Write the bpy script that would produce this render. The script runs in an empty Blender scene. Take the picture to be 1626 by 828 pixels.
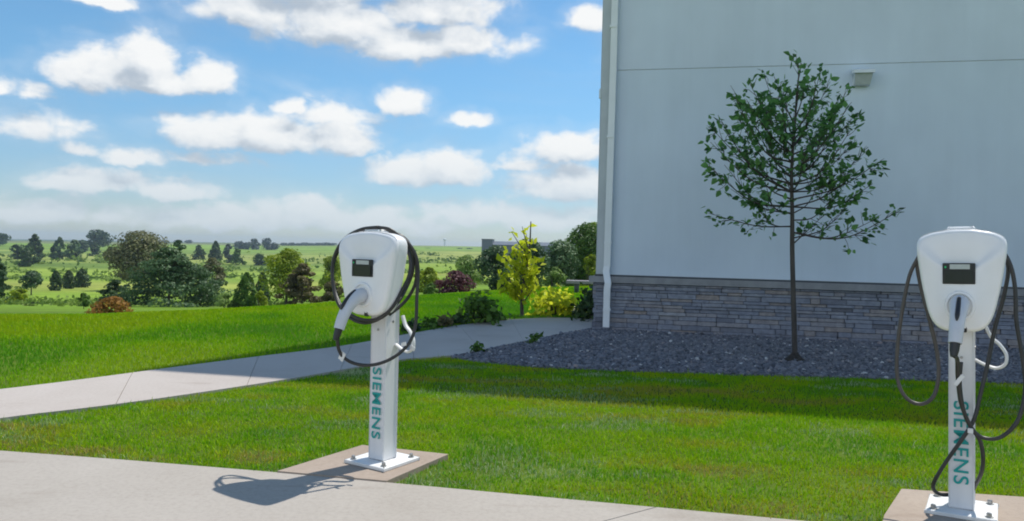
import bpy, math, random
import numpy as np
from mathutils import Vector, Matrix

random.seed(7)
rng = np.random.default_rng(7)
SC = bpy.context.scene
COL = SC.collection
R = math.radians

# ------------------------------------------------------------------ camera
FPX, W0, H0 = 1200.0, 1626.0, 828.0
CAMZ = 1.1
PITCH = math.atan(19 / FPX)
ROLL = 0.024
FW = np.array([0, math.cos(PITCH), -math.sin(PITCH)])
UP0 = np.array([0, math.sin(PITCH), math.cos(PITCH)])
RT = math.cos(ROLL) * np.array([1., 0, 0]) + math.sin(ROLL) * UP0
UP = -math.sin(ROLL) * np.array([1., 0, 0]) + math.cos(ROLL) * UP0
EYE = np.array([0, 0, CAMZ])


def ray(x, y):
    return FW + (x - 813) / FPX * RT - (y - 414) / FPX * UP


def at(x, y, z=0.0):
    """ground point (at height z) seen at photograph position x, y"""
    v = ray(x, y)
    return EYE + v * (z - CAMZ) / v[2]


def at_depth(x, y, Y):
    v = ray(x, y)
    return EYE + v * (Y / v[1])


cd = bpy.data.cameras.new('camera')
cam = bpy.data.objects.new('camera', cd)
COL.objects.link(cam)
cd.sensor_width = 36
cd.lens = FPX / W0 * 36
cd.clip_start = 0.05
cd.clip_end = 20000
M = Matrix.Identity(4)
for i in range(3):
    M[i][0], M[i][1], M[i][2], M[i][3] = RT[i], UP[i], -FW[i], EYE[i]
cam.matrix_world = M
SC.camera = cam

# ------------------------------------------------------------------ helpers


def tag(o, label=None, cat=None, group=None, kind=None):
    if label: o['label'] = label
    if cat: o['category'] = cat
    if group: o['group'] = group
    if kind: o['kind'] = kind
    return o


def empty(name, loc, rz=0.0, label=None, cat=None, group=None):
    o = bpy.data.objects.new(name, None)
    COL.objects.link(o)
    o.location = loc
    o.rotation_euler = (0, 0, rz)
    o.empty_display_size = 0.2
    return tag(o, label, cat, group)


class MB:
    def __init__(self):
        self.v, self.f, self.c = [], [], []

    def add(self, vs, fs, tint=None):
        n = len(self.v)
        self.v.extend([tuple(map(float, p)) for p in vs])
        for q in fs:
            self.f.append(tuple(n + i for i in q))
            if tint is not None: self.c.append(tint)
        return self

    def box(self, c, s, rot=None, tint=None, bev=0.0):
        hx, hy, hz = s[0] / 2, s[1] / 2, s[2] / 2
        if bev <= 0:
            vs = [(x, y, z) for x in (-hx, hx) for y in (-hy, hy) for z in (-hz, hz)]
            fs = [(0, 1, 3, 2), (4, 6, 7, 5), (0, 4, 5, 1), (2, 3, 7, 6), (0, 2, 6, 4), (1, 5, 7, 3)]
        else:
            b = bev
            vs, fs = [], []
            ring = []
            for (zz, ins) in ((-hz, b), (-hz + b, 0), (hz - b, 0), (hz, b)):
                r = []
                for sx, sy in ((-1, -1), (1, -1), (1, 1), (-1, 1)):
                    for k in ((0, 1) if (sx * sy > 0) else (1, 0)):
                        x = sx * (hx - ins - (b if k == 0 else 0))
                        y = sy * (hy - ins - (b if k == 1 else 0))
                        r.append(len(vs)); vs.append((x, y, zz))
                ring.append(r)
            for a, c2 in zip(ring, ring[1:]):
                for i in range(8):
                    j = (i + 1) % 8
                    fs.append((a[i], a[j], c2[j], c2[i]))
            fs.append(tuple(reversed(ring[0]))); fs.append(tuple(ring[-1]))
        out = []
        for p in vs:
            p = Vector(p)
            if rot is not None: p = rot @ p
            out.append(p + Vector(c))
        return self.add(out, fs, tint)

    def tube(self, pts, rad, n=8, caps=True, flat=1.0, tint=None):
        pts = [Vector(p) for p in pts]
        m = len(pts)
        if not hasattr(rad, '__len__'): rad = [rad] * m
        vs, fs = [], []
        t0 = (pts[1] - pts[0]).normalized()
        ref = Vector((0, 0, 1)) if abs(t0.z) < .9 else Vector((1, 0, 0))
        a = t0.cross(ref).normalized()
        for i in range(m):
            t = (pts[min(i + 1, m - 1)] - pts[max(i - 1, 0)]).normalized()
            a = (a - t * a.dot(t))
            if a.length < 1e-6: a = t.orthogonal()
            a.normalize()
            b = t.cross(a)
            for k in range(n):
                th = 2 * math.pi * k / n
                vs.append(pts[i] + a * (math.cos(th) * rad[i]) + b * (math.sin(th) * rad[i] * flat))
        for i in range(m - 1):
            for k in range(n):
                l = (k + 1) % n
                fs.append((i * n + k, i * n + l, (i + 1) * n + l, (i + 1) * n + k))
        if caps:
            fs.append(tuple(range(n - 1, -1, -1)))
            fs.append(tuple((m - 1) * n + k for k in range(n)))
        return self.add(vs, fs, tint)

    def lathe(self, prof, c=(0, 0, 0), n=20, rot=None):
        vs, fs = [], []
        for r, z in prof:
            for k in range(n):
                th = 2 * math.pi * k / n
                p = Vector((r * math.cos(th), r * math.sin(th), z))
                if rot is not None: p = rot @ p
                vs.append(p + Vector(c))
        for i in range(len(prof) - 1):
            for k in range(n):
                l = (k + 1) % n
                fs.append((i * n + k, i * n + l, (i + 1) * n + l, (i + 1) * n + k))
        fs.append(tuple(range(n - 1, -1, -1)))
        fs.append(tuple((len(prof) - 1) * n + k for k in range(n)))
        return self.add(vs, fs)

    def prism(self, poly, z0, z1):
        n = len(poly)
        area = sum(poly[i][0] * poly[(i + 1) % n][1] - poly[(i + 1) % n][0] * poly[i][1] for i in range(n))
        if area < 0: poly = poly[::-1]
        vs = [(p[0], p[1], z0) for p in poly] + [(p[0], p[1], z1) for p in poly]
        fs = [tuple(range(n - 1, -1, -1)), tuple(range(n, 2 * n))]
        fs += [(i, (i + 1) % n, n + (i + 1) % n, n + i) for i in range(n)]
        return self.add(vs, fs)

    def build(self, name, mat, parent=None, smooth=False, autosmooth=None):
        me = bpy.data.meshes.new(name)
        me.from_pydata(self.v, [], self.f)
        if self.c:
            at_ = me.attributes.new('tint', 'FLOAT', 'FACE')
            at_.data.foreach_set('value', self.c)
        me.materials.append(mat)
        if smooth:
            me.polygons.foreach_set('use_smooth', [True] * len(me.polygons))
            if autosmooth:
                me.set_sharp_from_angle(angle=R(autosmooth))
        me.update()
        o = bpy.data.objects.new(name, me)
        COL.objects.link(o)
        if parent is not None: o.parent = parent
        return o


def np_mesh(name, mat, verts, loops, sizes, attrs=(), parent=None, smooth=False):
    """fast mesh from numpy arrays; attrs: (name, type, domain, values)"""
    me = bpy.data.meshes.new(name)
    me.vertices.add(len(verts))
    me.vertices.foreach_set('co', np.asarray(verts, dtype=np.float32).ravel())
    loops = np.asarray(loops, dtype=np.int32).ravel()
    sizes = np.asarray(sizes, dtype=np.int32)
    me.loops.add(len(loops))
    me.loops.foreach_set('vertex_index', loops)
    me.polygons.add(len(sizes))
    st = np.concatenate([[0], np.cumsum(sizes)[:-1]]).astype(np.int32)
    me.polygons.foreach_set('loop_start', st)
    me.polygons.foreach_set('loop_total', sizes)
    for (n, t, d, vals) in attrs:
        a = me.attributes.new(n, t, d)
        a.data.foreach_set('vector' if t == 'FLOAT_VECTOR' else 'value', np.asarray(vals, dtype=np.float32).ravel())
    me.materials.append(mat)
    me.update(calc_edges=True)
    me.validate()
    if smooth: me.polygons.foreach_set('use_smooth', [True] * len(me.polygons))
    o = bpy.data.objects.new(name, me)
    COL.objects.link(o)
    if parent is not None: o.parent = parent
    return o


def spline(pts, per=8):
    P = [Vector(p) for p in pts]
    P = [P[0] * 2 - P[1]] + P + [P[-1] * 2 - P[-2]]
    out = []
    for i in range(1, len(P) - 2):
        a, b, c, d = P[i - 1], P[i], P[i + 1], P[i + 2]
        for k in range(per):
            t = k / per
            out.append(0.5 * ((2 * b) + (c - a) * t + (2 * a - 5 * b + 4 * c - d) * t * t + (3 * b - a - 3 * c + d) * t ** 3))
    out.append(P[-2])
    return out


def smooth_noise(seed):
    g = np.random.default_rng(seed).random((64, 64))

    def f(x, y, s):
        x = np.asarray(x) / s; y = np.asarray(y) / s
        xi = np.floor(x).astype(int); yi = np.floor(y).astype(int)
        fx = x - xi; fy = y - yi
        fx = fx * fx * (3 - 2 * fx); fy = fy * fy * (3 - 2 * fy)
        a = g[xi % 64, yi % 64]; b = g[(xi + 1) % 64, yi % 64]
        c = g[xi % 64, (yi + 1) % 64]; d = g[(xi + 1) % 64, (yi + 1) % 64]
        return (a * (1 - fx) + b * fx) * (1 - fy) + (c * (1 - fx) + d * fx) * fy
    return f


N1, N2, N3 = smooth_noise(1), smooth_noise(2), smooth_noise(3)


def inside(poly, x, y):
    poly = np.asarray(poly)[:, :2]
    r = np.zeros(len(x), bool)
    n = len(poly)
    for i in range(n):
        x0, y0 = poly[i]; x1, y1 = poly[(i + 1) % n]
        c = ((y0 > y) != (y1 > y))
        xx = x0 + (y - y0) / ((y1 - y0) if y1 != y0 else 1e-9) * (x1 - x0)
        r ^= c & (x < xx)
    return r


# ------------------------------------------------------------------ materials
def mat(name):
    m = bpy.data.materials.new(name)
    m.use_nodes = True
    nt = m.node_tree
    b = nt.nodes['Principled BSDF']
    return m, nt, b


def N(nt, t, **kw):
    n = nt.nodes.new(t)
    for k, v in kw.items():
        if k in ('operation', 'blend_type', 'data_type', 'noise_dimensions', 'feature', 'attribute_name', 'interpolation_type', 'sky_type', 'clamp', 'wave_type', 'vector_type', 'bands_direction'):
            setattr(n, k, v)
        else:
            n.inputs[k].default_value = v
    return n


def ramp(nt, stops, fac):
    r = nt.nodes.new('ShaderNodeValToRGB')
    e = r.color_ramp.elements
    e[0].position, e[0].color = stops[0][0], (*stops[0][1], 1)
    e[1].position, e[1].color = stops[-1][0], (*stops[-1][1], 1)
    for p, c in stops[1:-1]:
        k = e.new(p); k.color = (*c, 1)
    nt.links.new(fac, r.inputs[0])
    return r.outputs[0]


def noisy(name, c1, c2, scale=8.0, rough=.6, bump=0.0, bscale=60.0, metal=0.0, detail=6, coat=0.0, c3=None, stretch=None):
    m, nt, b = mat(name)
    tc = nt.nodes.new('ShaderNodeTexCoord')
    src = tc.outputs['Object']
    if stretch:
        mp = nt.nodes.new('ShaderNodeMapping'); mp.inputs['Scale'].default_value = stretch
        nt.links.new(src, mp.inputs[0]); src = mp.outputs[0]
    n = N(nt, 'ShaderNodeTexNoise', Scale=scale, Detail=detail, Roughness=.6)
    nt.links.new(src, n.inputs['Vector'])
    st = [(.3, c1), (.7, c2)] if c3 is None else [(.25, c1), (.5, c2), (.75, c3)]
    nt.links.new(ramp(nt, st, n.outputs['Fac']), b.inputs['Base Color'])
    b.inputs['Roughness'].default_value = rough
    b.inputs['Metallic'].default_value = metal
    if coat: b.inputs['Coat Weight'].default_value = coat
    if bump:
        n2 = N(nt, 'ShaderNodeTexNoise', Scale=bscale, Detail=4)
        nt.links.new(tc.outputs['Object'], n2.inputs['Vector'])
        bp = N(nt, 'ShaderNodeBump', Strength=bump, Distance=.01)
        nt.links.new(n2.outputs['Fac'], bp.inputs['Height'])
        nt.links.new(bp.outputs[0], b.inputs['Normal'])
    return m


def leafmat(name, lo, hi, trans=.3, rough=.55):
    m, nt, b = mat(name)
    a = N(nt, 'ShaderNodeAttribute', attribute_name='tint')
    col = ramp(nt, [(0, lo), (1, hi)], a.outputs['Fac'])
    nt.links.new(col, b.inputs['Base Color'])
    b.inputs['Roughness'].default_value = rough
    b.inputs['Specular IOR Level'].default_value = .25
    tr = nt.nodes.new('ShaderNodeBsdfTranslucent')
    nt.links.new(col, tr.inputs[0])
    mx = nt.nodes.new('ShaderNodeMixShader')
    mx.inputs[0].default_value = trans
    nt.links.new(b.outputs[0], mx.inputs[1]); nt.links.new(tr.outputs[0], mx.inputs[2])
    nt.links.new(mx.outputs[0], nt.nodes['Material Output'].inputs[0])
    return m


MT = {}
MT['white'] = noisy('white_powder_coat', (.74, .735, .72), (.8, .795, .78), 6, .38, .02, 200)
MT['housing'] = noisy('housing_plastic', (.85, .85, .85), (.9, .9, .9), 5, .3, .015, 150, coat=.15)
MT['post'] = noisy('post_aluminium', (.76, .75, .76), (.83, .82, .82), 4, .42, .02, 300, stretch=(6, 6, 1))
MT['plate'] = noisy('plate_paint', (.72, .72, .71), (.82, .82, .8), 12, .5, .1, 80)
MT['bolt'] = noisy('bolt_steel', (.3, .3, .3), (.45, .44, .42), 30, .4, metal=.8)
MT['cable'] = noisy('cable_rubber', (.022, .021, .021), (.045, .042, .04), 10, .42)
MT['cable_warm'] = noisy('cable_rubber_dusty', (.06, .05, .045), (.1, .085, .075), 10, .45)
MT['black'] = noisy('black_plastic', (.012, .012, .014), (.025, .025, .028), 12, .4)
MT['screen'] = noisy('display_glass', (.02, .022, .028), (.035, .035, .045), 5, .12)
MT['readout'] = noisy('display_readout', (.42, .46, .44), (.5, .54, .52), 20, .25)
MT['led'] = noisy('green_indicator', (.02, .5, .16), (.03, .6, .2), 20, .3)
MT['grip'] = noisy('plug_grip', (.56, .58, .62), (.64, .66, .7), 8, .35)
MT['teal'] = noisy('teal_vinyl', (.0, .31, .29), (.0, .35, .33), 20, .45)
MT['siding'] = noisy('wall_panel', (.66, .74, .84), (.71, .79, .885), .8, .75, .12, 120)
MT['siding_up'] = noisy('wall_panel_upper', (.685, .755, .85), (.735, .80, .895), .9, .75, .12, 120)
MT['trim'] = noisy('trim_board', (.5, .53, .56), (.57, .60, .63), 4, .6, .05)
MT['cap'] = noisy('stone_cap', (.24, .24, .25), (.33, .33, .34), 7, .7, .2, 60)
MT['flash'] = noisy('dark_flashing', (.05, .055, .065), (.08, .085, .095), 6, .5)
MT['joint'] = noisy('panel_joint_sealant', (.56, .59, .62), (.62, .65, .68), 3, .8)
MT['spout'] = noisy('spout_metal', (.80, .82, .84), (.86, .88, .9), 3, .35)
MT['fixture'] = noisy('fixture_metal', (.76, .79, .83), (.84, .86, .89), 10, .4)
MT['lens'] = noisy('fixture_lens', (.50, .54, .56), (.6, .64, .66), 20, .2)
MT['bark'] = noisy('bark', (.045, .038, .034), (.10, .085, .075), 12, .85, .5, 40, stretch=(1, 1, .25))
MT['farbark'] = noisy('far_bark', (.06, .05, .04), (.11, .09, .075), 3, .9)
MT['mulch'] = noisy('dark_mulch', (.018, .015, .013), (.06, .048, .04), 40, .9, .8, 60)
MT['barn'] = noisy('shed_metal', (.10, .12, .16), (.15, .17, .21), .3, .6)
MT['barn_roof'] = noisy('shed_roof_metal', (.09, .105, .13), (.14, .155, .18), .3, .5)
MT['slab'] = noisy('pale_slab', (.2, .19, .2), (.3, .28, .29), 5, .7)
MT['rock'] = noisy('pale_rock', (.4, .38, .33), (.58, .55, .48), 8, .8, .4, 30)


def streaked(m):
    nt = m.node_tree
    b = nt.nodes['Principled BSDF']
    src = b.inputs['Base Color'].links[0].from_socket
    tc = nt.nodes.new('ShaderNodeTexCoord')
    acc = src
    for sc_, f, lo in (((4, 4, .12), .2, .88), ((.9, .9, .5), .6, .88), ((22, 22, .6), .08, .88)):
        mp = nt.nodes.new('ShaderNodeMapping'); mp.inputs['Scale'].default_value = sc_
        nt.links.new(tc.outputs['Object'], mp.inputs[0])
        n = N(nt, 'ShaderNodeTexNoise', Scale=1.0, Detail=4, Roughness=.6)
        nt.links.new(mp.outputs[0], n.inputs['Vector'])
        c = ramp(nt, [(.32, (lo, lo, lo)), (.66, (1.04, 1.04, 1.04))], n.outputs['Fac'])
        mx = N(nt, 'ShaderNodeMix', data_type='RGBA', blend_type='MULTIPLY'); mx.inputs[0].default_value = f
        nt.links.new(acc, mx.inputs[6]); nt.links.new(c, mx.inputs[7]); acc = mx.outputs[2]
    nt.links.new(acc, b.inputs['Base Color'])


for k_ in ('siding', 'siding_up', 'post', 'housing'): streaked(MT[k_])


def concrete(name, c1, c2, c3):
    m, nt, b = mat(name)
    tc = nt.nodes.new('ShaderNodeTexCoord')
    big = N(nt, 'ShaderNodeTexNoise', Scale=.9, Detail=5, Roughness=.62, Distortion=.4)
    fine = N(nt, 'ShaderNodeTexNoise', Scale=45, Detail=5, Roughness=.7)
    for n in (big, fine): nt.links.new(tc.outputs['Object'], n.inputs['Vector'])
    base = ramp(nt, [(.28, c1), (.5, c2), (.72, c3)], big.outputs['Fac'])
    sp = ramp(nt, [(.3, (.72, .7, .68)), (.55, (1, 1, 1)), (.8, (1.08, 1.07, 1.05))], fine.outputs['Fac'])
    mx = N(nt, 'ShaderNodeMix', data_type='RGBA', blend_type='MULTIPLY')
    mx.inputs[0].default_value = .45
    nt.links.new(base, mx.inputs[6]); nt.links.new(sp, mx.inputs[7])
    # a few soft stains
    st = N(nt, 'ShaderNodeTexNoise', Scale=3.2, Detail=4, Roughness=.55)
    mp = nt.nodes.new('ShaderNodeMapping'); mp.inputs['Scale'].default_value = (.5, 1.6, 1); mp.inputs['Rotation'].default_value = (0, 0, .5)
    nt.links.new(tc.outputs['Object'], mp.inputs[0]); nt.links.new(mp.outputs[0], st.inputs['Vector'])
    stc = ramp(nt, [(.6, (1, 1, 1)), (.75, (.84, .81, .79))], st.outputs['Fac'])
    m2 = N(nt, 'ShaderNodeMix', data_type='RGBA', blend_type='MULTIPLY')
    m2.inputs[0].default_value = 1
    nt.links.new(mx.outputs[2], m2.inputs[6]); nt.links.new(stc, m2.inputs[7])
    nt.links.new(m2.outputs[2], b.inputs['Base Color'])
    b.inputs['Roughness'].default_value = .85
    bp = N(nt, 'ShaderNodeBump', Strength=.25, Distance=.004)
    nt.links.new(fine.outputs['Fac'], bp.inputs['Height']); nt.links.new(bp.outputs[0], b.inputs['Normal'])
    return m


MT['concrete'] = concrete('apron_concrete', (.345, .304, .258), (.398, .357, .31), (.43, .388, .34))
MT['path'] = concrete('path_concrete', (.42, .364, .322), (.468, .415, .372), (.5, .45, .408))
MT['pad'] = concrete('pad_concrete', (.30, .23, .175), (.36, .285, .225), (.42, .345, .28))


def stonemat():
    m, nt, b = mat('ledge_stone')
    a = N(nt, 'ShaderNodeAttribute', attribute_name='tint')
    col = ramp(nt, [(0, (.17, .18, .22)), (.25, (.23, .25, .31)), (.5, (.29, .31, .37)), (.75, (.33, .29, .275)), (.9, (.38, .39, .43)), (1, (.24, .21, .21))], a.outputs['Fac'])
    tc = nt.nodes.new('ShaderNodeTexCoord')
    n = N(nt, 'ShaderNodeTexNoise', Scale=14, Detail=6, Roughness=.65)
    nt.links.new(tc.outputs['Object'], n.inputs['Vector'])
    v = ramp(nt, [(.3, (.6, .6, .62)), (.7, (1.2, 1.18, 1.15))], n.outputs['Fac'])
    mx = N(nt, 'ShaderNodeMix', data_type='RGBA', blend_type='MULTIPLY'); mx.inputs[0].default_value = .8
    nt.links.new(col, mx.inputs[6]); nt.links.new(v, mx.inputs[7])
    nt.links.new(mx.outputs[2], b.inputs['Base Color'])
    b.inputs['Roughness'].default_value = .85
    bp = N(nt, 'ShaderNodeBump', Strength=.6, Distance=.02)
    nt.links.new(n.outputs['Fac'], bp.inputs['Height']); nt.links.new(bp.outputs[0], b.inputs['Normal'])
    return m


MT['stone'] = stonemat()


def pebblemat():
    m, nt, b = mat('grey_pebble')
    a = N(nt, 'ShaderNodeAttribute', attribute_name='tint')
    col = ramp(nt, [(0, (.07, .075, .09)), (.5, (.16, .165, .19)), (.85, (.24, .235, .25)), (.97, (.3, .25, .24)), (1, (.55, .54, .53))], a.outputs['Fac'])
    nt.links.new(col, b.inputs['Base Color'])
    b.inputs['Roughness'].default_value = .8
    return m


MT['pebble'] = pebblemat()
MT['gravel'] = noisy('gravel_bed', (.05, .05, .055), (.16, .16, .17), 30, .9, .9, 50)

LM = {
    'pine': leafmat('pine_needles', (.03, .07, .026), (.16, .26, .11), .25),
    'dark': leafmat('dark_foliage', (.022, .05, .016), (.09, .15, .05), .25),
    'blue': leafmat('bluegreen_foliage', (.03, .07, .028), (.14, .23, .10), .25),
    'mid': leafmat('mid_foliage', (.04, .095, .014), (.15, .27, .045), .35),
    'lime': leafmat('yellowgreen_foliage', (.13, .19, .01), (.42, .52, .04), .5),
    'olive': leafmat('olive_foliage', (.075, .085, .03), (.25, .25, .11), .3),
    'brown': leafmat('brown_foliage', (.075, .07, .025), (.2, .17, .07), .3),
    'purple': leafmat('purple_foliage', (.04, .014, .02), (.2, .075, .09), .35),
    'orange': leafmat('orange_foliage', (.18, .085, .015), (.46, .24, .05), .4),
    'yellow': leafmat('yellow_foliage', (.36, .44, .012), (.82, .84, .06), .55),
    'pale': leafmat('pale_foliage', (.10, .18, .04), (.32, .45, .12), .4),
    'young': leafmat('young_tree_leaves', (.045, .13, .042), (.2, .42, .12), .45),
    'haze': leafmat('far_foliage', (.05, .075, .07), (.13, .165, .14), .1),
}


def grassmat(name, ramp_stops, trans=.35):
    m, nt, b = mat(name)
    a = N(nt, 'ShaderNodeAttribute', attribute_name='tint')
    col = ramp(nt, ramp_stops, a.outputs['Fac'])
    nt.links.new(col, b.inputs['Base Color'])
    b.inputs['Roughness'].default_value = .6
    b.inputs['Specular IOR Level'].default_value = .08
    tr = nt.nodes.new('ShaderNodeBsdfTranslucent'); nt.links.new(col, tr.inputs[0])
    mx = nt.nodes.new('ShaderNodeMixShader'); mx.inputs[0].default_value = trans
    nt.links.new(b.outputs[0], mx.inputs[1]); nt.links.new(tr.outputs[0], mx.inputs[2])
    nt.links.new(mx.outputs[0], nt.nodes['Material Output'].inputs[0])
    return m


GR = [(0, (.42, .33, .13)), (.12, (.38, .37, .03)), (.3, (.35, .47, .009)), (.55, (.27, .49, .006)), (.8, (.11, .34, .006)), (.88, (.13, .30, .03)), (1, (.46, .54, .30))]
MT['grass'] = grassmat('lawn_blades', GR)


def terrainmat():
    m, nt, b = mat('ground_cover')
    g = nt.nodes.new('ShaderNodeNewGeometry')
    sep = nt.nodes.new('ShaderNodeSeparateXYZ'); nt.links.new(g.outputs['Position'], sep.inputs[0])
    # warp the field boundaries a little
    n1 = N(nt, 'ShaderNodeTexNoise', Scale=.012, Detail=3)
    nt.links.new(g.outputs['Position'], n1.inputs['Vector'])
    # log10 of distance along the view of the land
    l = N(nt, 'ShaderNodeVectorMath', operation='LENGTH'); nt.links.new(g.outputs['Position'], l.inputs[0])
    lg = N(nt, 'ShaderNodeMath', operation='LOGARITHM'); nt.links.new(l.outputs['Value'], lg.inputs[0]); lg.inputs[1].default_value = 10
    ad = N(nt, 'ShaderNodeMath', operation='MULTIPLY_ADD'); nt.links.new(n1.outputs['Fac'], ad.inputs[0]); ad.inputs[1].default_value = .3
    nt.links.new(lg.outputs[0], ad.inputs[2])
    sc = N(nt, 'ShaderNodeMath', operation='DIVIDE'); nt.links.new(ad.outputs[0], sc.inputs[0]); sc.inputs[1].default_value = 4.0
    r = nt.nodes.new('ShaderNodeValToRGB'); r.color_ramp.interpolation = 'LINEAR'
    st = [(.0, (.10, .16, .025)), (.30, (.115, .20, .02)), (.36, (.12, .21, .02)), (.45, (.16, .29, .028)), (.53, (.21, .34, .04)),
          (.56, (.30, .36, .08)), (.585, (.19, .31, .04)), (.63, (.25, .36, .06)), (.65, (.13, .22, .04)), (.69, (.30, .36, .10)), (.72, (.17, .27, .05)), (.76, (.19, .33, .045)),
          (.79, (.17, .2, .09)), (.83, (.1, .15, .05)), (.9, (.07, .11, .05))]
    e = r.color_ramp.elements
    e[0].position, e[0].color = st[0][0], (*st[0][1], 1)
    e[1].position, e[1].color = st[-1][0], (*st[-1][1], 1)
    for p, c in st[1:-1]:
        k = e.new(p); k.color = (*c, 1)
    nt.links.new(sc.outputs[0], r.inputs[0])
    # mottling that scales with nothing: three octaves of ground patches
    acc = r.outputs[0]
    for s, lo, hi, f in ((.02, .72, 1.3, .8), (.09, .7, 1.3, .8), (.45, .72, 1.25, .7), (2.2, .7, 1.25, .6), (9, .6, 1.3, .5)):
        n = N(nt, 'ShaderNodeTexNoise', Scale=s, Detail=4, Roughness=.6)
        nt.links.new(g.outputs['Position'], n.inputs['Vector'])
        c = ramp(nt, [(.3, (lo, lo * 1.0, lo)), (.7, (hi, hi * .97, hi * .9))], n.outputs['Fac'])
        mx = N(nt, 'ShaderNodeMix', data_type='RGBA', blend_type='MULTIPLY'); mx.inputs[0].default_value = f
        nt.links.new(acc, mx.inputs[6]); nt.links.new(c, mx.inputs[7])
        acc = mx.outputs[2]
    nt.links.new(acc, b.inputs['Base Color'])
    b.inputs['Roughness'].default_value = .9
    b.inputs['Specular IOR Level'].default_value = .1
    return m


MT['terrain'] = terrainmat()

# ------------------------------------------------------------------ terrain
_cx = np.array([-400, 0, 150, 330, 500, 660, 760, 850, 940, 1400])
_cy = np.array([503, 503, 503, 495, 485, 472, 465, 459, 456, 452])
_cu, _cd = [], []
for a, b_ in zip(_cx, _cy):
    p = at(a, b_)
    _cu.append(p[0] / p[1]); _cd.append(p[1])
_cu, _cd = np.array(_cu), np.array(_cd)


def sstep(a, b, x):
    t = np.clip((x - a) / (b - a), 0, 1)
    return t * t * (3 - 2 * t)


def terrain_z(X, Y):
    X = np.atleast_1d(np.asarray(X, float)); Y = np.atleast_1d(np.asarray(Y, float))
    rho = np.hypot(X, Y)
    az = np.arctan2(X, Y)
    azc = np.clip(az, -R(40), R(40))
    Ye = np.maximum(rho * np.cos(azc), .01)
    u = np.tan(azc)
    Yc = np.interp(u, _cu, _cd)
    b0 = FPX * CAMZ / Yc
    t = sstep(-.35, -.08, u)
    z = np.zeros_like(Ye)
    L = np.log
    tl = [60, 120, 250, 500, 900, 1500]
    bl = [101, 72, 42, 20, 11, 7.0]
    br = [60, 44, 27, 11, 2, -1.5]
    end = np.interp(u, [-.68, -.05], [7.0, -1.5])
    bb = np.zeros_like(Ye)
    ly = L(Ye)
    b1 = np.interp(ly, L(np.array(tl)), bl)
    b2 = np.interp(ly, L(np.array(tl)), br)
    far = b1 * (1 - t) + b2 * t
    endw = sstep(L(300), L(1500), ly)
    far = far * (1 - endw) + end * endw
    # from the crest down to the 60 m tables
    near_far = np.interp(L(60.), L(np.array(tl)), bl) * (1 - t) + 60 * t
    k = np.clip((ly - L(Yc)) / (L(60.) - L(Yc)), 0, 1)
    mid = b0 * (1 - k) + near_far * k + 5 * np.sin(np.pi * np.clip(k * 1.4, 0, 1)) * (1 - k)
    bb = np.where(Ye < 60, mid, far)
    z = CAMZ - bb * Ye / FPX
    zr = CAMZ - end * 1500 / FPX
    z = np.where(Ye > 1500, zr - (Ye - 1500) * .0004, z)
    z = np.where(Ye <= Yc, 0.0, z)
    # gentle swells far out
    z = z + sstep(L(120), L(500), ly) * (N1(X, Y, 160.) - .5) * 2.2
    return z


def make_terrain():
    az = np.concatenate([np.linspace(-180, -50, 27)[:-1], np.linspace(-50, 50, 201)[:-1], np.linspace(50, 180, 27)[:-1]]) * math.pi / 180
    rad = np.concatenate([np.geomspace(.4, 9, 16)[:-1], np.geomspace(9, 80, 90)[:-1], np.geomspace(80, 1700, 90)[:-1], np.geomspace(1700, 3200, 8)])
    A, Rr = np.meshgrid(az, rad)
    X = Rr * np.sin(A); Y = Rr * np.cos(A)
    Z = terrain_z(X.ravel(), Y.ravel())
    V = np.stack([X.ravel(), Y.ravel(), Z], 1)
    na, nr = len(az), len(rad)
    i = np.arange(nr - 1)[:, None] * na
    j = np.arange(na)[None, :]
    j2 = (j + 1) % na
    q = np.stack([i + j, i + j2, i + na + j2, i + na + j], -1).reshape(-1, 4)[:, ::-1]
    V = np.vstack([V, [[0, 0, 0]]])
    c = len(V) - 1
    tri = np.stack([np.full(na, c), (np.arange(na) + 1) % na, np.arange(na)], 1)
    loops = np.concatenate([q.ravel(), tri.ravel()])
    sizes = np.concatenate([np.full(len(q), 4), np.full(len(tri), 3)])
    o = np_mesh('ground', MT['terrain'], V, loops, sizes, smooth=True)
    global HZ0, HZ1
    HZ0, HZ1 = float(Z.min()) - 1, 22.0
    tag(o, 'grassy land falling to a green valley of fields and rising to the horizon', 'ground', kind='structure')


make_terrain()

# ------------------------------------------------------------------ paving
curb_px = [(-700, 668), (-300, 698), (0, 722), (200, 737), (440, 757), (613, 773), (720, 783), (900, 800), (1040, 813), (1190, 827)]
curb = [at(x, y)[:2] for x, y in curb_px]
dirc = (np.array(curb[-1]) - np.array(curb[-3])); dirc /= np.linalg.norm(dirc)
curb.append(np.array(curb[-1]) + dirc * 4.5)
curb = [np.array(c) for c in curb]
jn0, jn1 = at(1040, 813)[:2], at(985, 828)[:2]
jd = (jn1 - jn0) / np.linalg.norm(jn1 - jn0)
TOPC = .02
ap = MB()
k = 8
far_a = curb[:k + 1]
gap = .008
ap.prism([tuple(p) for p in far_a] + [tuple(jn0 + jd * 7), (-9, -4), (-9.5, 3)], -.06, TOPC)
ap.prism([tuple(curb[k] + np.array([gap, 0])), *[tuple(p) for p in curb[k + 1:]], (9, -4), tuple(jn0 + jd * 7 + np.array([gap, 0]))], -.06, TOPC)
tag(ap.build('pavement', MT['concrete']), 'pale concrete parking apron along the near edge of the lawn', 'pavement', kind='structure')

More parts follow.
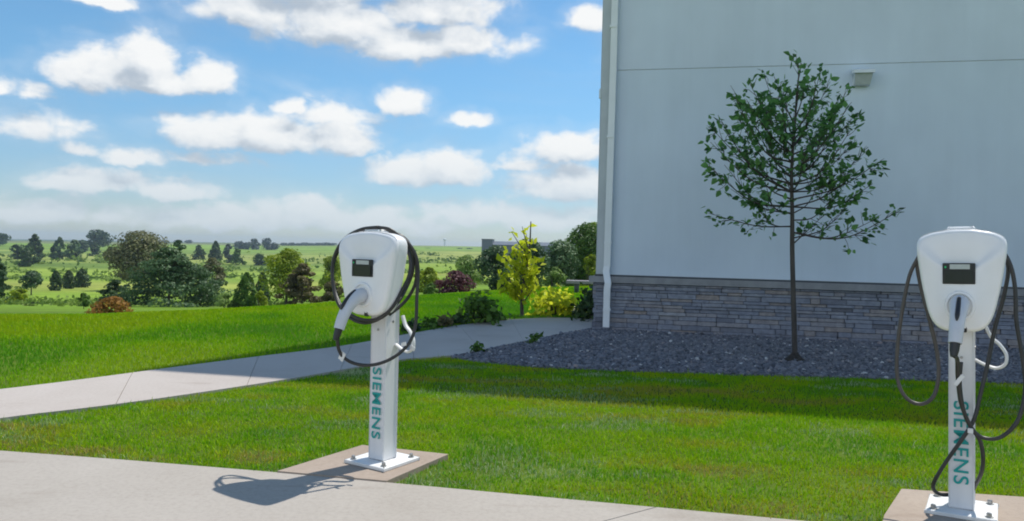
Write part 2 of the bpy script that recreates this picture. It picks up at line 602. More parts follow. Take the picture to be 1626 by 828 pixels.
up_px = [(-500, 668), (-200, 644), (0, 623), (130, 607), (255, 590), (400, 571), (540, 553), (660, 531), (730, 519), (800, 511), (870, 507), (945, 508)]
lo_px = [(-500, 745), (-200, 704), (0, 670), (130, 654), (250, 638), (370, 620), (465, 605), (560, 588), (640, 574), (720, 567), (800, 551), (945, 522)]
upw = [at(x, y)[:2] for x, y in up_px]
low = [at(x, y)[:2] for x, y in lo_px]
upw.append(upw[-1] + np.array([2.2, .1])); low.append(low[-1] + np.array([.5, .6]))


def lerp_line(pts, n):
    pts = [Vector((p[0], p[1], 0)) for p in pts]
    s = spline(pts, 10)
    d = [0]
    for a, b_ in zip(s, s[1:]): d.append(d[-1] + (b_ - a).length)
    t = np.linspace(0, d[-1], n)
    return np.stack([np.interp(t, d, [p.x for p in s]), np.interp(t, d, [p.y for p in s])], 1)


pu, pl = lerp_line(upw, 61), lerp_line(low, 61)
pth = MB()
for i in range(0, 60, 6):
    uu, ll = pu[i:i + 7].copy(), pl[i:i + 7].copy()
    for arr in (uu, ll):
        t = arr[-1] - arr[-2]; arr[-1] -= t / np.linalg.norm(t) * .005
    pth.prism([tuple(p) for p in ll] + [tuple(p) for p in uu[::-1]], -.05, .022)
tag(pth.build('path', MT['path']), 'pale concrete footpath curving across the lawn to the building corner', 'path', kind='structure')

padL = [at(440, 757.5)[:2], at(575, 715)[:2], at(712, 730)[:2], at(614, 773.5)[:2]]
padR = [at(1405, 828)[:2], at(1432, 786)[:2], at(1640, 800)[:2], at(1700, 845)[:2]]
extr = np.array([-.2, -.34])
padR = [padR[0] + extr * .3, padR[0], padR[1], padR[2], padR[3], padR[3] + extr * .2]
for pp, lb in ((padL, 'sandy concrete pad under the left charging station'), (padR, 'sandy concrete pad under the right charging station')):
    b_ = MB()
    pp2 = [p + np.array([.0, .004]) for p in pp]
    b_.prism([tuple(p) for p in pp2], -.05, .027)
    tag(b_.build('concrete_pad', MT['pad']), lb, 'concrete pad', kind='structure')

# ------------------------------------------------------------------ building
WY = math.atan(FPX / 5500)
WD = np.array([math.cos(WY), -math.sin(WY), 0])        # along the front wall, to the right
WN = np.array([-math.sin(WY), -math.cos(WY), 0])       # out of the front wall
A0 = at(945, 524)
SD = np.array([.44, .898, 0])                           # direction of the side wall
BH, BL, BD = 10.4, 13.0, 4.6


def on_wall(x, y, off=0.0):
    v = ray(x, y)
    p0 = A0 + WN * off
    t = np.dot(p0 - EYE, WN) / np.dot(v, WN)
    p = EYE + v * t
    return np.dot(p - A0, WD), p[2]


bld = empty('office_building', A0, -WY, 'large pale grey panelled building with stone base and downspout', 'building')


def inv(p):  # world -> building local (x along wall, y into the building)
    d = np.asarray(p) - A0
    return (np.dot(d, WD), -np.dot(d, WN), p[2])


sl = inv(A0 + SD * BD)
zj = on_wall(985, 112)[1]
zt = on_wall(977, 438)[1]
zb = on_wall(977, 444)[1]
foot = [(0, 0), (BL, 0), (BL, sl[1]), (sl[0], sl[1])]


def inset(poly, d):
    # move every edge of the (counter-clockwise) outline inward by d
    out = []
    n = len(poly)
    for i in range(n):
        p0, p1, p2 = (Vector((*poly[(i + k) % n], 0)) for k in (-1, 0, 1))
        e1 = (p1 - p0).normalized(); e2 = (p2 - p1).normalized()
        n1 = Vector((-e1.y, e1.x, 0)); n2 = Vector((-e2.y, e2.x, 0))
        bi = (n1 + n2).normalized()
        q = p1 + bi * (d / bi.dot(n1))
        out.append((q.x, q.y))
    return out


b_ = MB(); b_.prism(inset(foot, .0), zt + .0, zj - .006); b_.build('wall', MT['siding'], bld)
b_ = MB(); b_.prism(inset(foot, .012), zj - .006, zj + .006); b_.build('panel_joint', MT['joint'], bld)
b_ = MB(); b_.prism(inset(foot, .0), zj + .006, BH); b_.build('wall', MT['siding_up'], bld)
b_ = MB(); b_.prism(inset(foot, -.06), BH, BH + .12); b_.build('roof_coping', MT['trim'], bld)
b_ = MB(); b_.box(((7.2 + BL) / 2, sl[1] / 2, BH + .62), (BL - 7.2 - .02, sl[1] - .02, 1.0)); b_.build('raised_parapet', MT['siding_up'], bld)
b_ = MB(); b_.prism(inset(foot, .03), -.3, zb - .03); b_.build('foundation', MT['gravel'], bld)
# flashing and stone cap above the stone base
b_ = MB(); b_.prism(inset(foot, -.02), zt - .012, zt + .012); b_.build('flashing', MT['flash'], bld)
b_ = MB(); b_.prism(inset(foot, -.075), zb - .045, zt - .012); b_.build('stone_cap', MT['cap'], bld)
# ledge stones: one mesh, each stone a bevelled block of its own depth
st = MB()
rs = random.Random(3)


def stones(p0, dvec, nvec, length, z0, z1):
    z = z0
    ang = math.atan2(dvec[1], dvec[0])
    rot = Matrix.Rotation(ang, 3, 'Z')
    while z < z1 - .01:
        h = min(rs.choice([.04, .05, .05, .06, .07, .085]), z1 - z)
        x = -rs.random() * .2
        while x < length:
            w = rs.uniform(.1, .42)
            x0, x1 = max(x, 0), min(x + w, length)
            if x1 - x0 > .02:
                dep = rs.uniform(.03, .062)
                c = np.array(p0) + np.array(dvec) * (x0 + x1) / 2 + np.array(nvec) * (dep / 2 - .02)
                t = min(1, max(0, rs.gauss(.45, .19)))
                st.box((c[0], c[1], z + h / 2), (x1 - x0 - .003, dep + .04, h - .003), rot, tint=t, bev=.004)
            x += w
        z += h


stones((0, 0), (1, 0), (0, -1), BL, -.12, zb - .05)
sv = np.array(sl[:2]); sL = np.linalg.norm(sv); sv = sv / sL
stones((0, 0), tuple(sv), (-sv[1], sv[0]), sL, -.12, zb - .05)
st.build('stone_base', MT['stone'], bld)
# corner board
b_ = MB()
cw = on_wall(964, 300)[0]
b_.box((cw / 2 - .004, -.012, (zt + .014 + BH) / 2), (cw + .008, .03, BH - zt - .014), bev=.004)
b_.build('corner_board', MT['trim'], bld)
# downspout with its offset elbow
x1, _ = on_wall(972.5, 100, .06); x2, _ = on_wall(963.5, 500, .1)
b_ = MB()
x1t = x1 + .015
pts = [(x1t, -.075, BH - .1), (x1t, -.075, zj), (x1, -.075, zt + .13), (x1 - .01, -.09, zt + .06), (x2 + .01, -.145, zt - .1), (x2, -.15, zt - .18), (x2, -.15, .5), (x2, -.15, .06)]


def rect_tube(mb, pts, wx, wy):
    vs, fs = [], []
    for p in pts:
        for sx, sy in ((-1, -1), (1, -1), (1, 1), (-1, 1)):
            vs.append((p[0] + sx * wx / 2, p[1] + sy * wy / 2, p[2]))
    for i in range(len(pts) - 1):
        for k in range(4):
            l = (k + 1) % 4
            fs.append((i * 4 + l, i * 4 + k, (i + 1) * 4 + k, (i + 1) * 4 + l))
    fs.append((0, 1, 2, 3)); fs.append(tuple((len(pts) - 1) * 4 + k for k in (3, 2, 1, 0)))
    mb.add(vs, fs)


rect_tube(b_, pts, .088, .07)
sp = b_.build('downspout', MT['spout'], bld)
for z in (zt + .45, zt + 1.9, zt + 3.4, .3):
    xx, yy = (x1, -.075) if z > zt else (x2, -.15)
    b_ = MB(); b_.box((xx + .004, yy - .002, z), (.1, .084, .03)); b_.build('strap', MT['spout'], sp)
# wall light on the front, small sconce on the side
lx, lz = on_wall(1370, 122, .1)
lamp = empty('wall_light', A0 + WD * lx + WN * .0 + np.array([0, 0, lz]), -WY, 'small boxy floodlight high on the grey wall beside the tree top', 'wall light')
b_ = MB(); b_.box((0, -.02, 0), (.2, .04, .19), bev=.006); b_.build('back_plate', MT['fixture'], lamp)
b_ = MB()
b_.add([(-.125, -.04, .115), (.125, -.04, .115), (.125, -.2, .07), (-.125, -.2, .07), (-.125, -.04, .05), (.125, -.04, .05), (.125, -.2, .03), (-.125, -.2, .03)],
       [(0, 3, 2, 1), (4, 5, 6, 7), (0, 1, 5, 4), (2, 3, 7, 6), (1, 2, 6, 5), (0, 4, 7, 3)])
b_.build('hood', MT['fixture'], lamp)
b_ = MB()
b_.add([(-.105, -.04, .05), (.105, -.04, .05), (.105, -.17, .035), (-.105, -.17, .035), (-.09, -.04, -.11), (.09, -.04, -.11), (.09, -.09, -.1), (-.09, -.09, -.1)],
       [(0, 3, 2, 1), (4, 5, 6, 7), (0, 1, 5, 4), (2, 3, 7, 6), (1, 2, 6, 5), (0, 4, 7, 3)])
b_.build('lens', MT['lens'], lamp)
sp_ = A0 + SD * .35
sc_ = empty('wall_sconce', sp_ + np.array([0, 0, on_wall(945, 140)[1]]), math.atan2(SD[1], SD[0]), 'tiny grey sconce on the far side wall at the building corner', 'wall light')
b_ = MB(); b_.box((0, .03, 0), (.1, .06, .14), bev=.006); b_.build('back_plate', MT['fixture'], sc_)
b_ = MB(); b_.lathe([(.03, -.09), (.055, -.07), (.055, .05), (.03, .08)], (0, .1, 0), 14); b_.build('lamp_shade', MT['fixture'], sc_, True, 40)

# ------------------------------------------------------------------ gravel bed
gv_px = [(715, 570), (760, 577), (850, 585), (1000, 592), (1200, 598), (1400, 604), (1626, 612)]
gv = [at(x, y)[:2] for x, y in gv_px]
gv.append(gv[-1] + (gv[-1] - gv[-2]) * 2.5)
back = [(A0 + WD * s - WN * .02)[:2] for s in (11, 6, 3, 0.0)]
lo_edge = [tuple(p) for p in pl[::-1] if gv[0][1] + .06 < p[1] < A0[1] + .2]
gpoly = [tuple(p) for p in gv] + [tuple(p) for p in back] + lo_edge
b_ = MB(); b_.prism(gpoly, -.05, .008)
tag(b_.build('gravel_bed', MT['gravel']), 'dark grey gravel bed at the foot of the building', 'gravel bed', kind='structure')


def icos():
    t = (1 + 5 ** .5) / 2
    v = np.array([(-1, t, 0), (1, t, 0), (-1, -t, 0), (1, -t, 0), (0, -1, t), (0, 1, t), (0, -1, -t), (0, 1, -t), (t, 0, -1), (t, 0, 1), (-t, 0, -1), (-t, 0, 1)]) / math.sqrt(1 + t * t)
    f = np.array([(0, 11, 5), (0, 5, 1), (0, 1, 7), (0, 7, 10), (0, 10, 11), (1, 5, 9), (5, 11, 4), (11, 10, 2), (10, 7, 6), (7, 1, 8), (3, 9, 4), (3, 4, 2), (3, 2, 6), (3, 6, 8), (3, 8, 9), (4, 9, 5), (2, 4, 11), (6, 2, 10), (8, 6, 7), (9, 8, 1)])
    return v, f


def scatter_poly(poly, dens, xmin, xmax, ymin, ymax):
    n = int(dens * (xmax - xmin) * (ymax - ymin))
    x = rng.uniform(xmin, xmax, n); y = rng.uniform(ymin, ymax, n)
    k = inside(poly, x, y)
    return x[k], y[k]


gx, gy = scatter_poly(gpoly, 1500, -1.5, 7.5, 5.2, 11)
iv, jf = icos()
n = len(gx)
sz = rng.gamma(5, .0021, n) + .005
rotm = rng.normal(size=(n, 3, 3)); rotm = np.linalg.qr(rotm)[0]
shape = (iv[None] * (1 + rng.normal(0, .16, (n, 12, 1)))) * np.stack([np.ones(n) * 1.25, np.ones(n), np.ones(n) * .7], 1)[:, None]
V = np.einsum('nij,nkj->nki', rotm, shape) * sz[:, None, None]
V[:, :, 2] *= .75
V += np.stack([gx, gy, .008 + sz * .35], 1)[:, None]
Fc = (jf[None] + (np.arange(n) * 12)[:, None, None]).reshape(-1, 3)
tint = np.repeat(np.clip(rng.normal(.45, .25, n), 0, 1), 20)
o = np_mesh('gravel', MT['pebble'], V.reshape(-1, 3), Fc, np.full(len(Fc), 3), [('tint', 'FLOAT', 'FACE', tint)])
tag(o, 'loose grey landscaping stones between lawn and wall', 'gravel', kind='stuff')

# ------------------------------------------------------------------ lawn blades


def blades(name, label, x, y, h, w, tint, lean=.5, base=None):
    n = len(x)
    z0 = base if base is not None else np.zeros(n)
    th = rng.uniform(0, 2 * math.pi, n)
    ph = rng.uniform(0, 2 * math.pi, n)
    ln = np.abs(rng.normal(0, lean, n)) * h
    dx, dy = np.cos(th) * w / 2, np.sin(th) * w / 2
    lx, ly = np.cos(ph) * ln, np.sin(ph) * ln
    hh = np.sqrt(np.maximum(h * h - ln * ln * .5, (h * .35) ** 2))
    V = np.zeros((n, 5, 3))
    V[:, 0] = np.stack([x - dx, y - dy, z0 - .005], 1)
    V[:, 1] = np.stack([x + dx, y + dy, z0 - .005], 1)
    V[:, 2] = np.stack([x + dx * .8 + lx * .35, y + dy * .8 + ly * .35, z0 + hh * .6], 1)
    V[:, 3] = np.stack([x - dx * .8 + lx * .35, y - dy * .8 + ly * .35, z0 + hh * .6], 1)
    V[:, 4] = np.stack([x + lx, y + ly, z0 + hh], 1)
    b0 = np.arange(n) * 5
    loops = np.stack([b0, b0 + 1, b0 + 2, b0 + 3, b0 + 3, b0 + 2, b0 + 4], 1)
    sizes = np.tile([4, 3], n)
    o = np_mesh(name, MT['grass'], V.reshape(-1, 3), loops, sizes, [('tint', 'FLOAT', 'FACE', np.repeat(np.clip(tint, 0 if base is None else .3, 1 if base is None else .84), 2))])
    tag(o, label, 'grass', kind='stuff')
    return o


lawn_poly = [tuple(c) for c in curb[0:]] + [(9, 6.3)] + [tuple(p) for p in gv[::-1]] + [tuple(p) for p in pl[::-1] if p[1] < gv[0][1] + .05]


def tints(x, y):
    big = N1(x + 11, y * 1.6 + 5, 1.1) * .5 + N2(x + 40, y * 2 + 9, .42) * .5
    dry = sstep(.52, .78, N3(x * .8 + 20, y * 3.0 + 7, .8) * .6 + N2(x + 3, y * 1.6, .25) * .4)
    pale = sstep(.56, .78, N2(x + 31, y * 3.2 + 17, .6) * .6 + N1(x, y * 3 + 2, .22) * .4)
    t = .54 + (big - .5) * 1.25 + rng.normal(0, .10, len(x))
    t = np.maximum(t - dry * (.36 + .2 * sstep(4.8, 3.4, y + .09 * x)), .1 + rng.normal(0, .05, len(x)))
    near = sstep(4.6, 3.2, y + .09 * x)
    t = t - near * .05 + near * rng.normal(0, .13, len(x))
    k = rng.random(len(x)) < pale * .6
    t[k] = rng.uniform(.88, 1.0, k.sum())
    return np.clip(t, 0, 1)


x, y = scatter_poly(lawn_poly, 6800, -3.8, 6.2, 2.6, 7.6)
kp = ~(inside([p for p in padL], x, y) | inside([p for p in padR], x, y))
thin = N2(x * 1.3 + 50, y * 2.4 + 8, .35) * .6 + N3(x, y, .12) * .4
kp &= rng.random(len(x)) < np.clip(1.45 - thin * 1.0, .35, 1)
x, y = x[kp], y[kp]
x = x + rng.normal(0, .006, len(x)); y = y + rng.normal(0, .012, len(x))
hn = .017 + .012 * N1(x + 9, y, .3) + rng.normal(0, .004, len(x))
tall = rng.random(len(x)) < .02
hn[tall] *= 1.9
blades('lawn_grass', 'mown lawn between the footpath and the parking apron', x, y, np.maximum(hn, .010), rng.uniform(.0035, .0065, len(x)), tints(x, y), lean=.8)

# far lawn from the path to the crest
crest_pts = []
for px_, py_ in zip(_cx[1:], _cy[1:]):
    if px_ <= 945:
        p = at(px_, py_); crest_pts.append((p[0] * 1.12, p[1] * 1.12))
crest_pts.append((3.0, 25)); crest_pts.append((3.2, 12.2))
far_poly = [tuple(p) for p in pu if p[1] > 3.5] + [(3.2, 12.2), (3.2, 25)] + crest_pts[-3::-1] + [(-14, 12), (-14, 5)]
x, y = scatter_poly(far_poly, 2200, -12, 3.2, 3.6, 26)
d = np.hypot(x, y)
kp = rng.random(len(x)) < np.clip((8.0 / d) ** 1.1, .12, 1)
kp &= np.abs(x / y) < .85
x, y, d = x[kp], y[kp], d[kp]
gro = np.maximum(1, d / 7.0)
blades('lawn_grass', 'open lawn beyond the footpath running to the brow of the slope', x, y, (.022 + .014 * rng.random(len(x))) * np.minimum(gro, 1.5), .006 * gro,
       .6 + (N1(x + 3, y * .6, 1.9) - .5) * .6 + (N2(x, y * .7, .6) - .5) * .4 + rng.normal(0, .1, len(x)), base=terrain_z(x, y))

# ------------------------------------------------------------------ foliage builders


def leaf_quads(P, Nrm, size, aspect=1.6):
    """P (n,3) centres, Nrm (n,3) normals -> verts (n*4,3)"""
    n = len(P)
    r = rng.normal(size=(n, 3))
    a = np.cross(Nrm, r); a /= np.linalg.norm(a, axis=1, keepdims=True) + 1e-9
    b = np.cross(Nrm, a); b /= np.linalg.norm(b, axis=1, keepdims=True) + 1e-9
    s = (size if np.ndim(size) else np.full(n, size))[:, None]
    bend = Nrm * s * .25
    V = np.stack([P - a * s * aspect / 2, P - b * s / 2 + bend, P + a * s * aspect / 2, P + b * s / 2 + bend], 1)
    return V


def leaves_obj(name, mat_, P, Nrm, size, tint, parent):
    V = leaf_quads(P, Nrm, size).reshape(-1, 3)
    n = len(P)
    loops = np.arange(n * 4).reshape(n, 4)
    return np_mesh(name, mat_, V, loops, np.full(n, 4), [('tint', 'FLOAT', 'FACE', np.clip(tint, 0, 1))], parent)


def lobes_points(w, h, zlo, n, seed, nl=14, flat=1.0, kind='round', asym=.18):
    g = np.random.default_rng(seed)
    hc = h - zlo
    C, Rr = [], []
    for i in range(nl):
        t = (i + g.random()) / nl                    # height fraction
        if kind == 'cone': rp = (1 - t) ** .75 * (1 - math.exp(-t * 14)) + .06
        elif kind == 'column': rp = (1 - t ** 2.6) * (1 - math.exp(-t * 12)) + .05
        elif kind == 'pine': rp = (1 - t) ** .62 * (.8 + .3 * g.random()) + .07
        elif kind == 'shrub': rp = math.sqrt(max(0, 1 - t * t)) * .95
        else: rp = math.sqrt(max(0, 1 - (2 * t - .9) ** 2 / 1.25)) * .95
        th = g.random() * 2 * math.pi
        lr = w / 2 * ((.15 + .17 * g.random()) if kind == 'pine' else (.24 + .22 * g.random())) * (max(rp, .25) ** .5 if kind != 'round' else 1)
        rr = max(0, w / 2 * rp - lr) * (.35 + .65 * g.random() ** .5)
        C.append((rr * math.cos(th) * (1 + asym * g.normal()), rr * math.sin(th), zlo + t * hc * .93))
        Rr.append((lr, lr, lr * (.75 if kind not in ('pine',) else .45) * min(1.3, hc / w * 1.1 + .2)))
    C, Rr = np.array(C), np.array(Rr)
    C[:, 2] = np.minimum(C[:, 2], h - Rr[:, 2] * .85)
    C[:, 2] = np.maximum(C[:, 2], zlo + Rr[:, 2] * .35)
    k = g.integers(0, nl, n)
    d = g.normal(size=(n, 3)); d /= np.linalg.norm(d, axis=1, keepdims=True)
    rad = .55 + .5 * g.random(n) ** .5
    P = C[k] + d * Rr[k] * rad[:, None]
    ctr = np.array([0, 0, zlo + hc * .45])
    out = d * .8 + (P - ctr) / max(w, hc) * .8 + g.normal(size=(n, 3)) * .45 + np.array([0, 0, .25])
    out /= np.linalg.norm(out, axis=1, keepdims=True)
    lt = g.random(nl)[k] * .65 + g.random(n) * .35
    if kind in ('cone', 'column'):
        t = g.random(n)
        th = g.random(n) * 2 * math.pi
        pr = (1 - t) ** .8 * (1 - np.exp(-t * 10)) if kind == 'cone' else (1 - t ** 2.2) ** .8 * (.62 + .38 * (1 - np.exp(-t * 9)))
        wob = 1 + .16 * np.sin(th * 3 + t * 9 + seed) + .12 * np.sin(th * 5 - t * 14 + seed * 2)
        r = w / 2 * (pr * wob + .05) * (.68 + .42 * g.random(n) ** .6)
        P = np.stack([r * np.cos(th), r * np.sin(th), zlo + t * hc], 1)
        out = np.stack([np.cos(th), np.sin(th), np.full(n, .45)], 1) + g.normal(size=(n, 3)) * .5
        out /= np.linalg.norm(out, axis=1, keepdims=True)
        lt = np.clip(.5 + .25 * np.sin(th * 4 + t * 17) + g.normal(0, .2, n), 0, 1)
    rr = np.hypot(P[:, 0], P[:, 1])
    P[:, :2] *= (w / 2) / np.quantile(rr, .95)
    P[:, 2] = zlo + (P[:, 2] - zlo) * hc / (np.quantile(P[:, 2], .995) - zlo)
    P[:, 2] = np.maximum(P[:, 2], .03)
    return P, out, lt


def plant(name, label, cat, kind, lm, pos, h, w, npx, seed, group=None, zlo=None, leaf=None, nl=14, trunk_r=None, twigs=False):
    """npx: height of the plant in the picture, sets the leaf size"""
    t = empty(name, pos, 0, label, cat, group)
    if zlo is None: zlo = {'round': .22, 'cone': .03, 'column': .02, 'pine': .04, 'shrub': .0}[kind] * h
    ls = leaf if leaf else max(h / max(npx, 8) * 1.75, h * .009)
    n = int(np.clip(6.0 * w * (h - zlo) / (ls * ls * .8), 200, 12000))
    if kind == 'pine': nl = max(nl, 44)
    P, O, lt = lobes_points(w, h, zlo, n, seed, nl, kind=kind)
    leaves_obj('crown' if kind != 'shrub' else 'foliage', LM[lm], P, O, ls * np.random.default_rng(seed).uniform(.7, 1.3, n), lt, t)
    b_ = MB()
    g = random.Random(seed)
    if kind == 'shrub':
        for k in range(6):
            a = g.random() * 6.28
            b_.tube([(0.05 * w * math.cos(a), .05 * w * math.sin(a), -.02), (w * .3 * math.cos(a), w * .3 * math.sin(a), h * .7)], [h * .02, h * .006], 5)
        b_.build('stem', MT['farbark'], t)
    else:
        tr = trunk_r or h * .022
        b_.tube([(0, 0, -.15 * h * .1 - .1), (0, 0, zlo), (.01 * h, 0, h * .55), (0, .01 * h, h * .9)], [tr * 1.3, tr, tr * .6, tr * .15], 7)
        for k in range(12 if twigs else 5):
            a = g.random() * 6.28; z = zlo + (h - zlo) * g.uniform(.05, .7); l = w * g.uniform(.25, .5 if twigs else .4)
            b_.tube([(0, 0, z), (l * .5 * math.cos(a), l * .5 * math.sin(a), z + l * .3), (l * math.cos(a), l * math.sin(a), min(h * 1.0, z + l * (.8 if twigs else .5)))], [tr * .45, tr * .3, tr * .1], 5)
        b_.build('trunk', MT['farbark'], t)
    return t


def hit(x, y, y0=12.0):
    """walk out along a sight line until it meets the land"""
    v = ray(x, y)
    Y = np.geomspace(y0, 2500, 1500)
    X = v[0] / v[1] * Y
    Z = CAMZ + v[2] / v[1] * Y
    T = terrain_z(X, Y)
    k = np.nonzero(Z < T)[0]
    return Y[k[0]] if len(k) else None


_seed = [100]


def px_plant(name, label, cat, kind, lm, x0, x1, ytop, ybase, depth=None, group=None, **kw):
    _seed[0] += 1
    xc = (x0 + x1) / 2
    if depth is None:
        depth = hit(xc, ybase) or 300
    p = at_depth(xc, ybase, depth)
    gz = float(terrain_z(p[0], p[1])[0])
    top = at_depth(xc, ytop, depth)
    h = top[2] - gz
    w = (x1 - x0) * depth / FPX
    return plant(name, label, cat, kind, lm, (p[0], p[1], gz), h, w, (h * FPX / depth) * .63, _seed[0], group, **kw)


T_, S_ = 'tree', 'shrub'
FIELD = [
    ('round_tree', 'dark tree cut by the left picture edge on the skyline', T_, 'round', 'dark', -16, 16, 372, 391, None, {}),
    ('conifer', 'tall dark conifer behind two rounder trees on the left meadow', T_, 'pine', 'dark', 40, 70, 373, 412, None, {}),
    ('round_tree', 'dark round tree left of a taller conifer on the upper meadow', T_, 'round', 'dark', 15, 38, 389, 412, None, dict(zlo=.2)),
    ('round_tree', 'dark bushy tree standing lowest of the upper left clump', T_, 'round', 'dark', 32, 61, 393, 424, None, dict(zlo=.1)),
    ('conifer', 'broad green conifer left of the paler lobed tree on the upper meadow', T_, 'pine', 'blue', 81, 108, 378, 412, None, {}),
    ('round_tree', 'paler lobed tree right of the broad green conifer', T_, 'round', 'blue', 106, 130, 382, 413, None, dict(zlo=.1)),
    ('round_tree', 'small dark tree just below the tallest skyline oak', T_, 'round', 'dark', 120, 139, 382, 401, None, dict(zlo=.1)),
    ('oak_tree', 'tallest dark spreading oak breaking the left skyline', T_, 'round', 'dark', 134, 174, 366, 398, None, dict(nl=20)),
    ('conifer', 'small pointed dark conifer under the skyline oak', T_, 'pine', 'dark', 141, 161, 388, 407, None, {}),
    ('round_tree', 'small round dark tree left of the brownish bare topped tree', T_, 'round', 'mid', 166, 184, 393, 413, None, {}),
    ('deciduous_tree', 'big brownish grey tree with thinning crown behind the large pine', T_, 'round', 'olive', 176, 268, 369, 450, 95, dict(nl=26, twigs=True)),
    ('pine_tree', 'slender blue green pine top behind the large pine right side', T_, 'pine', 'pine', 258, 306, 383, 470, 80, dict(nl=20)),
    ('pine_tree', 'large soft blue green pine at the lawn edge beside the orange shrub', T_, 'pine', 'pine', 190, 345, 396, 497, 36, dict(nl=90)),
    ('pine_tree', 'low dark pine leaning left of the large pine above the orange shrub', T_, 'pine', 'dark', 155, 212, 446, 496, 40, dict(nl=18)),
    ('shrub', 'rusty orange shrub at the lawn edge left of the large pine', S_, 'shrub', 'orange', 150, 214, 472, 503, 16, dict(nl=16)),
    ('arborvitae', 'left one of three dark columnar evergreens on the meadow', T_, 'column', 'dark', 79, 98, 431, 462, None, dict(group='row of three dark evergreens')),
    ('arborvitae', 'middle one of three dark columnar evergreens on the meadow', T_, 'column', 'dark', 100, 118, 430, 459, None, dict(group='row of three dark evergreens')),
    ('arborvitae', 'right one of three dark columnar evergreens on the meadow', T_, 'column', 'dark', 119, 141, 428, 457, None, dict(group='row of three dark evergreens')),
    ('round_tree', 'round dark tree on a short trunk left of the three columnar evergreens', T_, 'round', 'blue', 33, 66, 431, 469, None, dict(zlo=.8)),
    ('pine_tree', 'dark blue green pine cut by the left picture edge at the lawn brow', T_, 'pine', 'pine', -30, 20, 412, 497, 45, dict(nl=24)),
    ('shrub', 'yellow green shrub beside the pine at the left picture edge', S_, 'shrub', 'lime', 15, 48, 460, 497, 40, dict(nl=12)),
    ('shrub', 'small dark bush right of the yellow green shrub at far left', S_, 'shrub', 'dark', 48, 66, 479, 495, 42, dict(nl=9)),
    ('round_tree', 'little dark tree between the three evergreens and the orange shrub', T_, 'round', 'mid', 124, 142, 466, 491, None, {}),
    ('conifer', 'small dark conifer on the field right above the large pine', T_, 'pine', 'dark', 305, 326, 390, 413, None, {}),
    ('conifer', 'pointed dark conifer second right of the large pine on the field', T_, 'cone', 'dark', 332, 352, 384, 417, None, {}),
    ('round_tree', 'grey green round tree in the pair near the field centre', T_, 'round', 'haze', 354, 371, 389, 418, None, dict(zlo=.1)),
    ('conifer', 'dark green conifer in the pair near the field centre', T_, 'pine', 'mid', 366, 387, 396, 421, None, {}),
    ('round_tree', 'lone dark round tree on the tan field left of the yellow green tree', T_, 'round', 'dark', 402, 422, 404, 422, None, dict(zlo=.1)),
    ('deciduous_tree', 'tall yellow green tree left of the white charging station', T_, 'round', 'lime', 417, 492, 397, 489, 42, dict(nl=24, zlo=.6)),
    ('conifer', 'brownish green conifer close behind the left charging station', T_, 'pine', 'brown', 443, 516, 420, 488, 34, dict(nl=24)),
    ('conifer', 'dark green pointed conifer left of the yellow green tree', T_, 'cone', 'mid', 372, 410, 434, 493, 30, dict(nl=20)),
    ('conifer', 'small dark conifer peeking out behind the yellow green tree', T_, 'cone', 'dark', 404, 428, 433, 480, 60, {}),
    ('deciduous_tree', 'yellow topped tree half hidden by the left charging station', T_, 'round', 'lime', 503, 545, 408, 486, 70, dict(nl=14)),
    ('deciduous_tree', 'olive rounded tree right behind the large pine', T_, 'round', 'olive', 316, 356, 411, 478, 60, dict(nl=12)),
    ('shrub', 'bright lime shrub at the foot of the yellow green tree', S_, 'shrub', 'lime', 402, 426, 463, 490, 26, dict(nl=9)),
    ('shrub', 'pale green low shrub right of the large pine at the lawn edge', S_, 'shrub', 'pale', 338, 380, 466, 494, 30, dict(nl=10)),
    ('shrub', 'dry reddish brown shrub right behind the left charger cable', S_, 'shrub', 'brown', 510, 548, 448, 488, 32, dict(nl=10)),
    ('shrub', 'yellow green shrub left of the purple bush', S_, 'shrub', 'lime', 655, 706, 426, 474, 32, dict(nl=14)),
    ('shrub', 'dark green low shrub between charger loop and purple bush', S_, 'shrub', 'mid', 668, 700, 450, 475, 27, dict(nl=9)),
    ('purple_bush', 'purple leaved bush at the far lawn edge', S_, 'shrub', 'purple', 692, 749, 431, 472, 25, dict(nl=16)),
    ('deciduous_tree', 'light green tree behind the purple bush', T_, 'round', 'pale', 718, 763, 407, 470, 40, dict(nl=14, zlo=.1)),
    ('round_tree', 'dark blue green tree left behind the yellow leaved young tree', T_, 'round', 'blue', 755, 815, 392, 467, 34, dict(nl=20, zlo=.1)),
    ('round_tree', 'broad blue green tree behind the young tree leader', T_, 'round', 'blue', 806, 872, 383, 464, 32, dict(nl=22, zlo=.1)),
    ('round_tree', 'grey green tree between the broad blue tree and the tall lime one', T_, 'round', 'pine', 858, 918, 384, 462, 34, dict(nl=22, zlo=.1)),
    ('deciduous_tree', 'tall yellow green topped tree against the building corner', T_, 'round', 'mid', 888, 975, 356, 462, 36, dict(nl=26, zlo=.3)),
    ('deciduous_tree', 'lime crowned tree rising highest beside the building edge', T_, 'round', 'lime', 905, 965, 355, 455, 44, dict(nl=14, zlo=.8)),
    ('shrub', 'pale green rounded shrub above the grey slab at the far lawn', S_, 'shrub', 'pale', 862, 900, 425, 461, 26, dict(nl=12)),
    ('shrub', 'light green shrub touching the building edge above the grey slab', S_, 'shrub', 'lime', 918, 958, 406, 452, 33, dict(nl=12)),
]
for (nm, lb, ct, kd, lm, x0, x1, yt, yb, dp, kw) in FIELD:
    px_plant(nm, lb, ct, kd, lm, x0, x1, yt, yb, dp, **kw)
